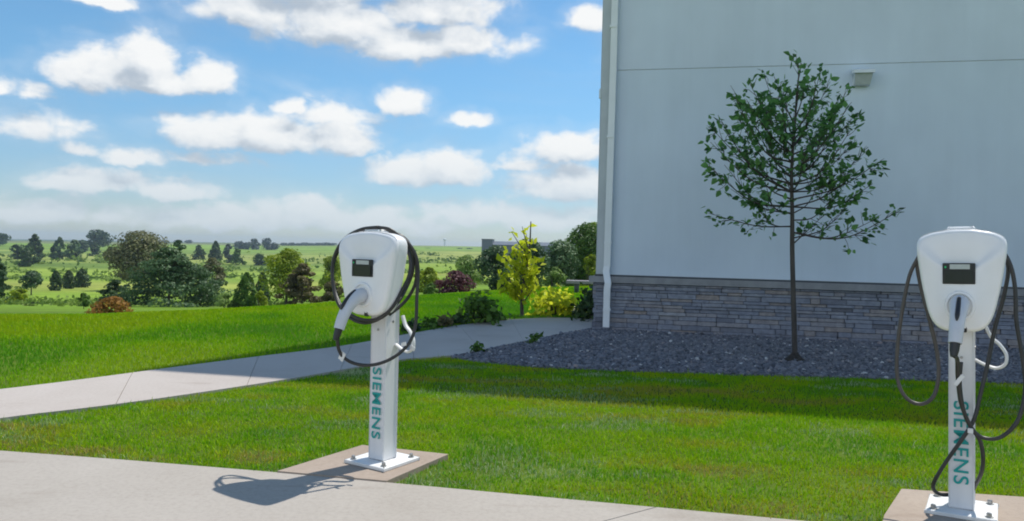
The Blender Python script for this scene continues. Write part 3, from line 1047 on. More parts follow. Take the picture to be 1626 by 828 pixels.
for i, (xc, w, yt) in enumerate([(380, 14, 384), (391, 12, 386), (404, 13, 380), (424, 12, 379), (436, 10, 386)]):
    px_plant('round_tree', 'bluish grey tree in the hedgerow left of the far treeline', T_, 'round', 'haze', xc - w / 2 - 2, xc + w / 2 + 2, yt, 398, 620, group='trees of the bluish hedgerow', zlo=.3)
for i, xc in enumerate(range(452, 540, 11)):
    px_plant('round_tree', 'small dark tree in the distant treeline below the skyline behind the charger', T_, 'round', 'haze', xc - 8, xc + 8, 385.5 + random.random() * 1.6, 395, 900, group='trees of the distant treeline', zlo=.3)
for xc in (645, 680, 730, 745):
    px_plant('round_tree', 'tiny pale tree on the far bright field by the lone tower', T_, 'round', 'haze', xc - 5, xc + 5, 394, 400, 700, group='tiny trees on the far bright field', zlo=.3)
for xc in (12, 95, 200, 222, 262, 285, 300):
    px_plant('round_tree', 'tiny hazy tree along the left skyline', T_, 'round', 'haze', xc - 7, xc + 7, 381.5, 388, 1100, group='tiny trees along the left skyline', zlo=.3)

# rough growth over the valley meadow: clumps of tall grass and seedling scrub
g_ = np.random.default_rng(77)
nC = 2600
az_ = g_.uniform(R(-42), R(12), nC); rd = np.exp(g_.uniform(math.log(40), math.log(420), nC))
cx_, cy_ = rd * np.sin(az_), rd * np.cos(az_)
keep = (rd * np.cos(az_) > np.interp(np.tan(az_), _cu, _cd) * 1.12) & (N1(cx_, cy_, 22.) + .5 * N2(cx_, cy_, 7.) > .93)
cx_, cy_, rd = cx_[keep], cy_[keep], rd[keep]
nq = 22
sz_ = g_.gamma(3, .3, len(cx_)) * rd * .0052
PX = np.repeat(cx_, nq) + g_.normal(0, 1, len(cx_) * nq) * np.repeat(sz_ * 1.3, nq)
PY = np.repeat(cy_, nq) + g_.normal(0, 1, len(cx_) * nq) * np.repeat(sz_ * 1.3, nq)
PZ = terrain_z(PX, PY) + g_.random(len(PX)) ** 1.5 * np.repeat(sz_, nq)
Q = np.stack([PX, PY, PZ], 1)
O = g_.normal(size=Q.shape) * .7 + np.array([0, 0, .5]); O /= np.linalg.norm(O, axis=1, keepdims=True)
LM['scrub'] = leafmat('meadow_scrub', (.05, .12, .015), (.30, .40, .08), .35)
o = leaves_obj('meadow_growth', LM['scrub'], Q, O, np.repeat(rd * .0030, nq) * g_.uniform(.6, 1.3, len(Q)), np.repeat(g_.random(len(cx_)), nq) * .8 + g_.random(len(Q)) * .2, None)
tag(o, 'rough tall grass and seedling scrub spread over the valley meadow', 'meadow growth', kind='stuff')

# far grey shed and tower
D = 300.
p0 = at_depth(773, 404, D); zg = float(terrain_z(p0[0], p0[1])[0])
sh = empty('farm_shed', (p0[0], p0[1], zg), R(-4), 'long blue grey shed with a tall end block behind the trees', 'shed')
q = D / FPX
hh = at_depth(773, 381, D)[2] - zg
b_ = MB(); b_.box((0, 4, hh / 2 - .5), (17 * q, 8, hh + 1)); b_.build('tower_block', MT['barn'], sh)
b_ = MB(); b_.box((0, 4, hh + .15), (17 * q + .4, 8.4, .3)); b_.build('roof_edge', MT['barn_roof'], sh)
h2 = hh * .8
b_ = MB(); b_.box((9 * q + 52 * q, 5, h2 / 2 - .5), (104 * q, 10, h2 + 1)); wl = b_.build('wall', MT['barn'], sh)
b_ = MB()
xa, xb = 9 * q - .0, 9 * q + 104 * q + .5
b_.add([(xa, -.5, h2 + .003), (xb, -.5, h2 + .003), (xb, 10.5, h2 + .003), (xa, 10.5, h2 + .003), (xa, 5, h2 + 1.4), (xb, 5, h2 + 1.4)],
       [(0, 1, 5, 4), (2, 3, 4, 5), (0, 4, 3), (1, 2, 5), (0, 3, 2, 1)])
b_.build('roof', MT['barn_roof'], sh)
for k in range(5):
    b_ = MB(); b_.box((9 * q + (12 + 20 * k) * q, -.03, h2 * .72), (1.8, .08, 1.0)); w_ = b_.build('window', MT['flash'], sh)
D = 1000.
p0 = at_depth(706, 394, D); zg = float(terrain_z(p0[0], p0[1])[0])
tw = empty('water_tower', (p0[0], p0[1], zg), 0, 'tiny pale tower standing alone on the far horizon', 'tower')
ht = at_depth(706, 379, D)[2] - zg
b_ = MB(); b_.lathe([(1.1, -1), (.8, ht * .5), (.8, ht * .72)], n=12); b_.build('shaft', MT['fixture'], tw, True, 40)
b_ = MB(); b_.lathe([(.8, ht * .7), (2.1, ht * .76), (2.4, ht * .86), (1.9, ht * .96), (.3, ht)], n=14); b_.build('tank', MT['fixture'], tw, True, 40)

# ------------------------------------------------------------------ plants along the path


def leafy(name, label, cat, lm, base, pts, leafsize, nleaf, stems, seed, spread=.09, trunk=None, group=None):
    """a small woody plant: stems to the listed tips (world points), leaves round the tips"""
    t = empty(name, base, 0, label, cat, group)
    g = np.random.default_rng(seed)
    b_ = MB()
    P = []
    for q_ in pts:
        e = np.array(q_) - np.array(base)
        m = e * .5 + np.array([0, 0, .08 * np.linalg.norm(e)]) + g.normal(0, .02, 3)
        b_.tube(spline([(0, 0, -.02), tuple(m), tuple(e)], 4), list(np.linspace(stems, stems * .3, 9)), 5)
        for k in range(nleaf):
            f = g.random() ** .5
            c = (m * (1 - f) + e * f) if f > .3 else e
            P.append(c + g.normal(0, spread, 3) * np.array([1, 1, .8]))
    P = np.array(P); P[:, 2] = np.maximum(P[:, 2], .02)
    O = g.normal(size=P.shape) + np.array([0, 0, .7]); O /= np.linalg.norm(O, axis=1, keepdims=True)
    leaves_obj('foliage', LM[lm], P, O, leafsize * g.uniform(.6, 1.3, len(P)), np.clip(g.normal(.5, .28, len(P)), 0, 1), t)
    b_.build('stem', MT['bark'], t)
    return t


def fan(x0, x1, yt, yb, Y, n, seed, dy=.25):
    g = np.random.default_rng(seed)
    out = []
    for k in range(n):
        xx = g.uniform(x0, x1); f = abs(xx - (x0 + x1) / 2) / ((x1 - x0) / 2)
        yy = yt + (yb - yt) * (f * f * .7 + g.random() * .55) * .9
        out.append(at_depth(xx, min(yy, yb - 3), Y + g.normal(0, dy)))
    return out


def basept(x, y):
    p = at(x, y, .0)
    return p


bp_ = basept(757, 514)
leafy('green_bush', 'dark green leafy bush left of the young tree beside the path', S_, 'mid', bp_, fan(730, 786, 472, 512, bp_[1], 22, 5), .07, 16, .008, 5)
bp_ = basept(880, 502)
leafy('yellow_bush', 'yellow and orange leaved bush right of the young tree', S_, 'yellow', bp_, fan(852, 906, 462, 500, bp_[1], 26, 6), .075, 18, .008, 6)
leafy('green_bush', 'small green and orange sprig bush at the right foot of the yellow bush', S_, 'lime', basept(905, 500), fan(893, 925, 482, 499, basept(905, 500)[1], 8, 16), .06, 9, .006, 16)
bp_ = basept(942, 508)
leafy('dark_bush', 'dark green bush tucked against the building corner beyond the path', S_, 'dark', bp_, fan(920, 975, 462, 506, bp_[1], 26, 7), .07, 20, .008, 7)
for k, (xx, yy, lb, lm, w, hgt) in enumerate([
        (655, 527, 'low dark groundcover plant behind the left charger cable', 'dark', 26, 12),
        (682, 523, 'low groundcover plant second along the path bed', 'mid', 24, 12),
        (704, 520, 'pinkish dry groundcover plant in the path bed', 'brown', 22, 12),
        (728, 516, 'low dark groundcover plant at the left foot of the green bush', 'dark', 24, 14),
        (785, 510, 'low dark groundcover plant between green bush and young tree', 'dark', 20, 9)]):
    p = basept(xx, yy)
    leafy('groundcover_plant', lb, 'plant', lm, p, fan(xx - w / 2, xx + w / 2, yy - hgt, yy, p[1], 10, 20 + k, .12), .05, 12, .004, 20 + k, spread=.05, group='groundcover plants in the path bed')
for k, (xx, yy, lb) in enumerate([(846, 546, 'green weed tuft at the gravel edge of the path nearer the wall'), (756, 561, 'small weed tuft at the gravel tip of the path')]):
    p = basept(xx, yy)
    leafy('weed', lb, 'weed', 'mid', p, fan(xx - 9, xx + 9, yy - 13, yy, p[1], 7, 40 + k, .05), .045, 7, .003, 40 + k, spread=.03, group='weeds at the path edge')
# mulch strip under these plants
mp_ = [at(x, y)[:2] for x, y in [(600, 539), (660, 523), (730, 510), (800, 503), (870, 500), (945, 501)]]
mlo = [p for p in pu if mp_[0][1] - .4 < p[1] and p[0] < 1.45 and p[1] > 8.6]
b_ = MB()
b_.prism([tuple(p) for p in mlo] + [tuple(p) for p in mp_[::-1]], -.03, .012)
tag(b_.build('mulch_bed', MT['mulch']), 'dark mulch bed along the far side of the path', 'mulch bed', kind='structure')
# pale rock beyond the yellow bush
p = basept(917, 500)
rk = MB()
v_, f_ = icos()
g_ = np.random.default_rng(4)
rk.add([(a[0] * .17 * (1 + g_.normal() * .12), a[1] * .13, max(-.02, a[2] * .1 * (1 + g_.normal() * .15) + .05)) for a in v_], [tuple(q_) for q_ in f_])
o = rk.build('boulder', MT['rock']); o.location = p
tag(o, 'pale flat rock between the yellow bush and the dark bush', 'rock')
# low grey slab bench at the far lawn edge
Dp = 19.5
p = at_depth(925, 459, Dp); zg = float(terrain_z(p[0], p[1])[0])
ztop = at_depth(925, 446, Dp)[2] - zg
bn = empty('garden_bench', (p[0] + .35, p[1], zg), R(-6), 'long grey backless bench at the far lawn edge by the building corner', 'bench')
b_ = MB(); b_.box((0, 0, ztop - .04), (1.55, .42, .085), bev=.01); b_.build('seat', MT['slab'], bn)
for s in (-.5, .5):
    b_ = MB(); b_.box((s, 0, (ztop - .083) / 2 - .01), (.12, .34, ztop - .083 + .02)); b_.build('leg', MT['flash'], bn)

# yellow leaved young tree beyond the path
bp_ = basept(829, 503)
yt = empty('young_tree', bp_, 0, 'young tree with yellow green leaves and a bare leader beyond the path', 'tree')
Y_ = bp_[1]


def lw(x, y, dy=0, b0=None, YY=None):
    return tuple(at_depth(x, y, (YY or Y_) + dy) - (bp_ if b0 is None else b0))


b_ = MB()
b_.tube(spline([(0, 0, -.03), lw(829, 470), lw(835, 430), lw(841, 390), lw(843, 352)], 6), list(np.linspace(.034, .008, 25)), 8)
tips = [(795, 450), (792, 430), (797, 405), (806, 440), (812, 415), (815, 395), (820, 455), (826, 400), (832, 385), (838, 420), (812, 368), (829, 360), (846, 430), (850, 450), (800, 462), (836, 372), (843, 357), (856, 415)]
P = []
g_ = np.random.default_rng(12)
for (xx, yy) in tips:
    e = np.array(lw(xx, yy, g_.normal(0, .18)))
    o0 = np.array(lw(832 + (460 - yy) * .08, min(478, yy + 38)))
    b_.tube(spline([tuple(o0), tuple(o0 * .45 + e * .55 + np.array([0, 0, -.02])), tuple(e)], 4), list(np.linspace(.011, .004, 9)), 5)
    nn = 5 if yy < 380 else 24
    for k in range(nn):
        f = g_.random() ** .6
        P.append(o0 * (1 - f) + e * f + g_.normal(0, .055, 3))
P = np.array(P)
O = g_.normal(size=P.shape) + np.array([0, 0, .5]); O /= np.linalg.norm(O, axis=1, keepdims=True)
leaves_obj('crown', LM['yellow'], P, O, .085 * g_.uniform(.6, 1.3, len(P)), np.clip(g_.normal(.45, .3, len(P)), 0, 1), yt)
b_.build('trunk', MT['bark'], yt)

# ------------------------------------------------------------------ young tree before the wall
tb = at(1262, 575)
Y_ = tb[1]
tr = empty('young_tree', tb, 0, 'slim young tree with dark green crown in the gravel before the grey wall', 'tree')


def tw_(x, y, dy=0):
    return np.array(at_depth(x, y, Y_ + dy) - tb)


b_ = MB()
tk = spline([(0, 0, -.05), tw_(1262, 560), tw_(1260, 480), tw_(1258, 400), tw_(1258, 340), tw_(1257, 270), tw_(1262, 200), tw_(1266, 140), tw_(1272, 100)], 6)
b_.tube(tk, list(np.interp(np.linspace(0, 1, len(tk)), [0, .08, .45, .75, 1], [.038, .028, .022, .012, .004])), 10)
g_ = np.random.default_rng(21)
ends = [(1122, 338, 362), (1113, 254, 330), (1128, 226, 310), (1126, 200, 300), (1160, 136, 250), (1188, 128, 230), (1205, 160, 250), (1172, 186, 280), (1140, 183, 290), (1160, 300, 345), (1150, 262, 330), (1185, 250, 320),
        (1232, 126, 200), (1268, 100, 180), (1282, 116, 190), (1250, 150, 220), (1290, 165, 230), (1318, 130, 230), (1346, 142, 250), (1332, 196, 280), (1356, 186, 270), (1360, 222, 290), (1376, 240, 310), (1404, 252, 320),
        (1386, 292, 330), (1396, 346, 372), (1438, 330, 372), (1340, 336, 378), (1308, 342, 384), (1345, 268, 330), (1320, 240, 310), (1300, 290, 345), (1215, 290, 345), (1222, 215, 290), (1240, 260, 320), (1290, 215, 285), (1330, 305, 350), (1195, 320, 360), (1275, 250, 310), (1245, 190, 260), (1210, 185, 270), (1310, 180, 260), (1368, 268, 330), (1180, 215, 300),
        (1214, 122, 220), (1240, 142, 215), (1302, 118, 210), (1165, 152, 260), (1346, 172, 270), (1200, 200, 285), (1330, 160, 255), (1226, 166, 250), (1290, 138, 220), (1148, 205, 300), (1352, 205, 290), (1185, 158, 250), (1260, 180, 260), (1310, 205, 280)]
P = []
BR = []


def trunk_at(ypx):
    best = min(tk, key=lambda p_: abs((CAMZ - (p_.z + tb[2])) - (CAMZ - (tw_(1260, ypx)[2] + tb[2]))))
    return np.array(best)


for (xx, yy, oy) in ends:
    r_ = abs(xx - 1260) / 150
    dy = g_.normal(0, .42) * (1.15 - .6 * min(r_, 1))
    e = tw_(xx, yy, dy)
    o0 = trunk_at(oy)
    m = o0 * .5 + e * .5 + np.array([0, 0, -.13 * np.linalg.norm(e - o0)]) + g_.normal(0, .03, 3)
    L_ = np.linalg.norm(e - o0)
    s_ = spline([tuple(o0), tuple(m), tuple(e)], 6)
    b_.tube(s_, list(np.linspace(.006 + .0045 * L_, .002, len(s_))), 6)
    BR.append(s_)
    nt_ = int(6 + 8 * L_)
    for k in range(nt_):
        f = .3 + .7 * g_.random() ** .7
        c = np.array(s_[min(len(s_) - 1, int(f * (len(s_) - 1)))])
        d_ = (e - o0) / L_ + g_.normal(0, .6, 3) + np.array([0, 0, .12]); d_ /= np.linalg.norm(d_)
        tl_ = g_.uniform(.08, .24) * (1.1 - .45 * f)
        e2 = c + d_ * tl_
        b_.tube([tuple(c), tuple((c + e2) / 2 + g_.normal(0, .01, 3)), tuple(e2)], [.0032, .0025, .0015], 4, caps=False)
        for q_ in range(g_.integers(2, 6)):
            P.append((e2 + (c - e2) * g_.random() * .7 + g_.normal(0, .022, 3), d_))
C_ = np.array([p_[0] for p_ in P]); Dv = np.array([p_[1] for p_ in P])
nL = len(C_)
ax = Dv + g_.normal(0, .6, (nL, 3)) + np.array([0, 0, -.15]); ax /= np.linalg.norm(ax, axis=1, keepdims=True)
sd = np.cross(ax, g_.normal(0, .5, (nL, 3)) + np.array([0, 0, 1.])); sd /= np.linalg.norm(sd, axis=1, keepdims=True)
nn = np.cross(sd, ax)
ll = g_.uniform(.042, .09, nL)[:, None]
V = np.stack([C_, C_ + ax * ll * .35 + sd * ll * .36 + nn * ll * .08, C_ + ax * ll * .75 + sd * ll * .2 + nn * ll * .05, C_ + ax * ll, C_ + ax * ll * .75 - sd * ll * .2 + nn * ll * .05, C_ + ax * ll * .35 - sd * ll * .36 + nn * ll * .08], 1)
i0 = np.arange(nL) * 6
lp = np.stack([i0, i0 + 1, i0 + 2, i0 + 3, i0, i0 + 3, i0 + 4, i0 + 5], 1)
np_mesh('crown', LM['young'], V.reshape(-1, 3), lp, np.full(nL * 2, 4), [('tint', 'FLOAT', 'FACE', np.repeat(np.clip(g_.normal(.45, .28, nL), 0, 1), 2))], tr)
b_.build('trunk', MT['bark'], tr, True, 60)
b_ = MB(); b_.lathe([(.12, -.02), (.115, .02), (.07, .05), (.04, .085), (.035, .1)], n=14); b_.build('root_collar', MT['mulch'], tr, True)

# ------------------------------------------------------------------ charging stations
TH = R(-33)
NV = np.array([math.sin(TH), -math.cos(TH), 0])     # outward normal of the face
UV = np.array([math.cos(TH), math.sin(TH), 0])


def outline():
    half = [(0, 1.0), (.045, .998), (.085, .985), (.12, .972), (.15, .95), (.172, .918), (.183, .875), (.186, .82), (.184, .74), (.176, .62), (.166, .48), (.152, .33), (.138, .2), (.122, .11), (.1, .045), (.07, .01), (.035, .0), (0, .0)]
    pts = half + [(-u, v) for u, v in half[-2:0:-1]]
    s = spline([(u, v * .425, 0) for u, v in pts] + [(0, .425, 0)], 3)[:-1]
    return [(p.x, p.y) for p in s]


OUT = outline()
W0_, DEP = .052, .105


def make_housing():
    mb = MB()
    lay = [(W0_, .95), (W0_ + .006, .985), (W0_ + .02, 1.0), (W0_ + .066, 1.0), (W0_ + .07, .992), (W0_ + .074, 1.0), (W0_ + .086, .992), (W0_ + .095, .972), (W0_ + .101, .94), (W0_ + DEP - .001, .90), (W0_ + DEP + .002, .6), (W0_ + DEP + .003, .2)]
    n = len(OUT)
    vs, fs = [], []
    for i_, (w, s) in enumerate(lay):
        for u, v in OUT:
            t = min(1, max(0, (v - .325) / .095)); t = t * t * (3 - 2 * t)
            vs.append((u * s, -(w - (.016 * t if i_ > 5 else 0)), (v - .22) * s + .22))
    for i in range(len(lay) - 1):
        for k in range(n):
            l = (k + 1) % n
            fs.append((i * n + k, i * n + l, (i + 1) * n + l, (i + 1) * n + k))
    fs.append(tuple(range(n - 1, -1, -1))); fs.append(tuple((len(lay) - 1) * n + k for k in range(n)))
    mb.add(vs, [f[::-1] for f in fs])
    return mb


def text_mesh(word, size, mat_, name, parent):
    cu = bpy.data.curves.new(name + '_font', 'FONT')
    cu.body = word
    cu.size = size
    cu.align_x = 'CENTER'; cu.align_y = 'CENTER'
    cu.extrude = .0006
    cu.offset = .0009
    cu.space_character = 1.12
    tmp = bpy.data.objects.new('tmp', cu)
    COL.objects.link(tmp)
    dg = bpy.context.evaluated_depsgraph_get()
    me = bpy.data.meshes.new_from_object(tmp.evaluated_get(dg))
    bpy.data.objects.remove(tmp)
    me.name = name
    me.materials.clear(); me.materials.append(mat_)
    o = bpy.data.objects.new(name, me)
    COL.objects.link(o)
    o.parent = parent
    return o


FRONT = -(W0_ + DEP + .003)


def charger(base, ztop, label, cables, tags, hs_z=1.0, us=1.0, tilt=0.0):
    t = empty('charging_station', base, TH, label, 'charging station', 'electric vehicle charging stations')
    t.rotation_euler = (0, tilt, TH)
    zb_ = ztop - .425
    # base plate with bolts
    b_ = MB(); b_.box((0, 0, .009), (.265, .265, .018), bev=.003); pl_ = b_.build('base_plate', MT['plate'], t)
    for sx in (-1, 1):
        for sy in (-1, 1):
            b_ = MB(); b_.lathe([(.016, .017), (.016, .021), (.010, .0215), (.010, .034), (.007, .037)], (sx * .1, sy * .1, 0), 6)
            b_.build('bolt', MT['bolt'], pl_)
    # square post
    b_ = MB(); b_.box((0, 0, (.018 + ztop - .06) / 2), (.102 * (.5 + us / 2), .102, ztop - .078), bev=.005); po = b_.build('post', MT['post'], t)
    b_ = MB(); b_.lathe([(.006, 0), (.006, .003), (.003, .004)], (.0, -.0505, .66), 8, Matrix.Rotation(R(90), 3, 'X')); b_.build('screw', MT['bolt'], po)
    b_ = MB(); b_.lathe([(.006, 0), (.006, .003), (.003, .004)], (.0505 * (.5 + us / 2), .0, .70), 8, Matrix.Rotation(R(90), 3, 'Y')); b_.build('screw', MT['bolt'], po)
    le = text_mesh('SIEMENS', .088, MT['teal'], 'lettering', po)
    # reads downwards: rotate 90 degrees clockwise on the front face
    le.matrix_local = Matrix.Translation((-.004, -.0520, .30)) @ Matrix.Rotation(R(90), 4, 'X') @ Matrix.Rotation(R(-90), 4, 'Z')
    bb = [Vector(c) for c in le.bound_box]
    ln = max(c.x for c in bb) - min(c.x for c in bb)
    le.scale = (.35 / ln, .88, 1)
    # mounting bracket, housing
    b_ = MB(); b_.box((0, -.047, zb_ + .2), (.16, .012, .3)); b_.build('mounting_bracket', MT['post'], t)
    hs = make_housing().build('housing', MT['housing'], t, True, 50)
    hs.location = (0, 0, zb_ + .425 * (1 - hs_z)); hs.scale = (us, 1, hs_z)
    zd = .425 - .185
    b_ = MB(); b_.box((-.006, FRONT - .0015, zd), (.134, .007, .086), bev=.002); dsp = b_.build('display', MT['black'], hs)
    b_ = MB(); b_.box((-.006, FRONT - .0058, zd - .012), (.114, .002, .05)); b_.build('screen', MT['screen'], dsp)
    b_ = MB(); b_.box((-.002, FRONT - .0058, zd + .028), (.082, .002, .02)); b_.build('readout', MT['readout'], dsp)
    b_ = MB(); b_.lathe([(.0042, 0), (.0042, .0018), (.002, .0024)], (-.061, FRONT - .0048, zd + .026), 10, Matrix.Rotation(R(90), 3, 'X')); b_.build('status_light', MT['led'], dsp)
    b_ = MB(); b_.box((.016, FRONT + .012, .012), (.022, .018, .026), bev=.003); b_.build('lock_catch', MT['black'], hs)
    for sx in (-.11, .11):
        b_ = MB(); b_.lathe([(.0055, 0), (.0055, .002), (.003, .003)], (sx, -(W0_ + .0995), .075), 10, Matrix.Rotation(R(90), 3, 'X')); b_.build('screw', MT['bolt'], hs)
    zh = .425 - .318
    rx = Matrix.Rotation(R(90), 3, 'X')
    b_ = MB(); b_.lathe([(.062, -.004), (.063, .004), (.06, .011), (.052, .012), (.049, .004), (.03, .0035)], (-.002, FRONT + .002, zh), 32, rx); b_.build('holster', MT['housing'], hs, True, 40)
    # plug: nose in the holster, curved pistol grip, black lever and collar
    pg = spline([(-.002, FRONT + .01, zh + .012), (-.002, FRONT - .04, zh + .004), (-.004, FRONT - .085, zh - .03), (-.008, FRONT - .12, zh - .085), (-.012, FRONT - .14, zh - .14)], 6)
    b_ = MB(); b_.tube(pg, list(np.interp(np.linspace(0, 1, len(pg)), [0, .2, .35, .6, 1], [.036, .037, .034, .028, .0245])), 16)
    plg = b_.build('charging_plug', MT['grip'], t, True, 50); plg.location = (0, 0, zb_)
    lv = [Vector(p) for p in pg[5:17]]
    b_ = MB()
    off = []
    for i, p_ in enumerate(lv):
        nx = lv[min(i + 1, len(lv) - 1)] - lv[max(i - 1, 0)]
        nn_ = Vector((0, nx.z, -nx.y)).normalized()
        if nn_.y > 0: nn_ = -nn_
        off.append(p_ + nn_ * .031)
    b_.tube(off, [.003] + [.009] * 9 + [.007, .003], 8); b_.build('release_lever', MT['black'], plg, True, 50)
    e_ = Vector(pg[-1]); dd = (e_ - Vector(pg[-3])).normalized()
    b_ = MB(); b_.tube([e_ - dd * .002, e_ + dd * .03, e_ + dd * .055], [.019, .017, .012], 12); b_.build('strain_relief', MT['black'], plg, True, 50)
    # white J-shaped cable hook between housing and post
    hk = [(.085, .03, ztop - .41), (.105, .03, ztop - .455), (.135, .03, ztop - .485), (.158, .028, ztop - .525), (.155, .028, ztop - .565), (.125, .028, ztop - .585), (.085, .03, ztop - .575), (.046, .03, ztop - .555)]
    b_ = MB(); b_.tube(spline(hk, 6), .0125, 10, flat=.55); b_.build('cable_hook', MT['white'], t, True, 60)
    # saddle on top of the housing that carries the coil
    b_ = MB(); b_.box((.0, -.085, ztop + .002), (.1, .055, .016), bev=.005); b_.build('cable_saddle', MT['housing'], t)
    inv_ = (Matrix.Translation(Vector(base)) @ Matrix.Rotation(TH, 4, 'Z') @ Matrix.Rotation(tilt, 4, 'Y')).inverted()
    end = Vector(pg[-1]) + dd * .05 + Vector((0, 0, zb_))
    for (pts, mm) in cables:
        L_ = []
        for q_ in pts:
            if q_ == 'plug': L_.append(end); continue
            xx, yy, w = q_
            v = ray(xx, yy)
            p1 = np.array(base) + NV * w
            s_ = np.dot(p1 - EYE, NV) / np.dot(v, NV)
            L_.append(inv_ @ Vector(EYE + v * s_))
        b_ = MB(); b_.tube(spline(L_, 8), .0082, 10); b_.build('charging_cable', MT[mm], t, True)
    for (xx, yy, w, rz_, sz_) in tags:
        v = ray(xx, yy); p1 = np.array(base) + NV * w
        s_ = np.dot(p1 - EYE, NV) / np.dot(v, NV)
        c = inv_ @ Vector(EYE + v * s_)
        b_ = MB(); b_.box(c, sz_, Matrix.Rotation(rz_, 3, 'Y'), bev=.001); b_.build('cable_tag', MT['white'], t)
    return t


LB = at(607, 742)
LB[2] = .027
cabL = [
    (['plug', (536, 530, .28), (537, 552, .26), (546, 568, .23), (565, 578, .19), (590, 580, .15), (615, 573, .11), (637, 559, .06), (652, 541, .02), (660, 515, -.01), (662, 470, -.02), (664, 430, -.03),
      (659, 403, -.02), (644, 382, .0), (622, 368, .03), (598, 362, .05), (572, 368, .06), (548, 384, .06), (532, 410, .06), (528, 440, .07), (534, 470, .10), (547, 492, .125), (572, 507, .14), (598, 507, .13), (622, 490, .10),
      (638, 462, .06), (650, 435, .02), (650, 405, .0), (634, 378, .01)], 'cable'),
    ([(600, 361, .10), (622, 366, .07), (642, 386, .02), (654, 410, -.05), (655, 432, -.06), (646, 456, -.04), (632, 480, .04), (610, 502, .09), (582, 513, .12), (556, 505, .13), (536, 480, .12), (528, 445, .1), (530, 410, .09), (546, 381, .09), (572, 365, .1), (600, 361, .1)], 'cable'),
    ([(622, 374, -.02), (640, 380, -.04), (654, 396, -.06), (661, 420, -.07), (660, 448, -.07), (650, 470, -.06), (636, 486, -.02), (618, 500, .04)], 'cable'),
    ([(618, 370, -.03), (636, 374, -.05), (650, 388, -.08), (656, 410, -.09), (650, 440, -.09), (640, 460, -.07), (630, 474, -.04)], 'cable'),
]
tagL = [(543, 566, .24, .5, (.03, .006, .045)), (641, 547, .07, -.3, (.03, .006, .018)), (655, 553, .02, .4, (.03, .006, .02))]
charger(LB, 1.14, 'white charging station with cable coiled around it before the green valley', cabL, tagL, .955)
RB = at(1527, 821)
RB[2] = .027
cabR = [
    ([(1500, 378, .02), (1472, 392, .03), (1452, 420, .03), (1441, 450, .03), (1430, 510, .04), (1424, 570, .05), (1427, 610, .06), (1441, 634, .07), (1463, 642, .07), (1482, 630, .06), (1490, 600, .05), (1488, 560, .04), (1474, 500, .03), (1461, 450, .02), (1457, 415, .02), (1470, 385, .02)], 'cable_warm'),
    ([(1560, 375, .02), (1586, 392, .02), (1604, 420, .03), (1612, 460, .04), (1614, 510, .05), (1624, 570, .06), (1628, 620, .07), (1616, 668, .09), (1590, 694, .1), (1563, 696, .1), (1544, 682, .1), (1530, 652, .1), (1524, 610, .09), (1526, 575, .085)], 'cable'),
    ([(1590, 400, .0), (1601, 425, .0), (1594, 470, .01), (1580, 520, .03), (1570, 570, .05), (1556, 630, .08), (1546, 668, .1), (1526, 700, .11), (1502, 734, .1), (1485, 762, .09), (1482, 776, .07), (1492, 785, .04), (1510, 786, .0), (1530, 785, -.06)], 'cable'),
    (['plug', (1520, 572, .25), (1521, 600, .2), (1526, 640, .15), (1540, 675, .12), (1556, 700, .09), (1561, 728, .07), (1558, 752, .03), (1548, 772, -.03), (1538, 790, -.06)], 'cable'),
]
tagR = [(1523, 604, .21, .6, (.016, .005, .05)), (1541, 684, .12, 0, (.02, .02, .02))]
charger(RB, 1.20, 'white charging station hung with loose cable loops before the grey wall', cabR, tagR, 1.0, .865, -.028)

# ------------------------------------------------------------------ sun and sky
SAZ = math.atan2(.712, .702)         # from +Y towards +X
SEL = R(60.5)
sd_ = bpy.data.lights.new('sun', 'SUN')
sd_.energy = 3.5
sd_.angle = R(.53)
sd_.color = (1, .955, .88)
sun = bpy.data.objects.new('sun', sd_)
COL.objects.link(sun)
dirv = Vector((math.sin(SAZ) * math.cos(SEL), math.cos(SAZ) * math.cos(SEL), math.sin(SEL)))
sun.rotation_euler = dirv.to_track_quat('Z', 'Y').to_euler()
sun.location = dirv * 50

wd = bpy.data.worlds.new('World')
SC.world = wd
wd.use_nodes = True
nt = wd.node_tree
for n in list(nt.nodes): nt.nodes.remove(n)
out = nt.nodes.new('ShaderNodeOutputWorld')
sky = N(nt, 'ShaderNodeTexSky', sky_type='NISHITA')
sky.sun_disc = False
sky.sun_elevation = SEL
sky.sun_rotation = SAZ
sky.air_density = 1.0; sky.dust_density = .25; sky.ozone_density = 1.0
bg = nt.nodes.new('ShaderNodeBackground'); bg.inputs[1].default_value = .095
tn = N(nt, 'ShaderNodeMix', data_type='RGBA', blend_type='MULTIPLY'); tn.inputs[0].default_value = 1
nt.links.new(sky.outputs[0], tn.inputs[6]); nt.links.new(tn.outputs[2], bg.inputs[0])


def px_dir(x, y):
    v = ray(x, y); v = v / np.linalg.norm(v)
    return math.atan2(v[0], v[1]), math.asin(v[2])


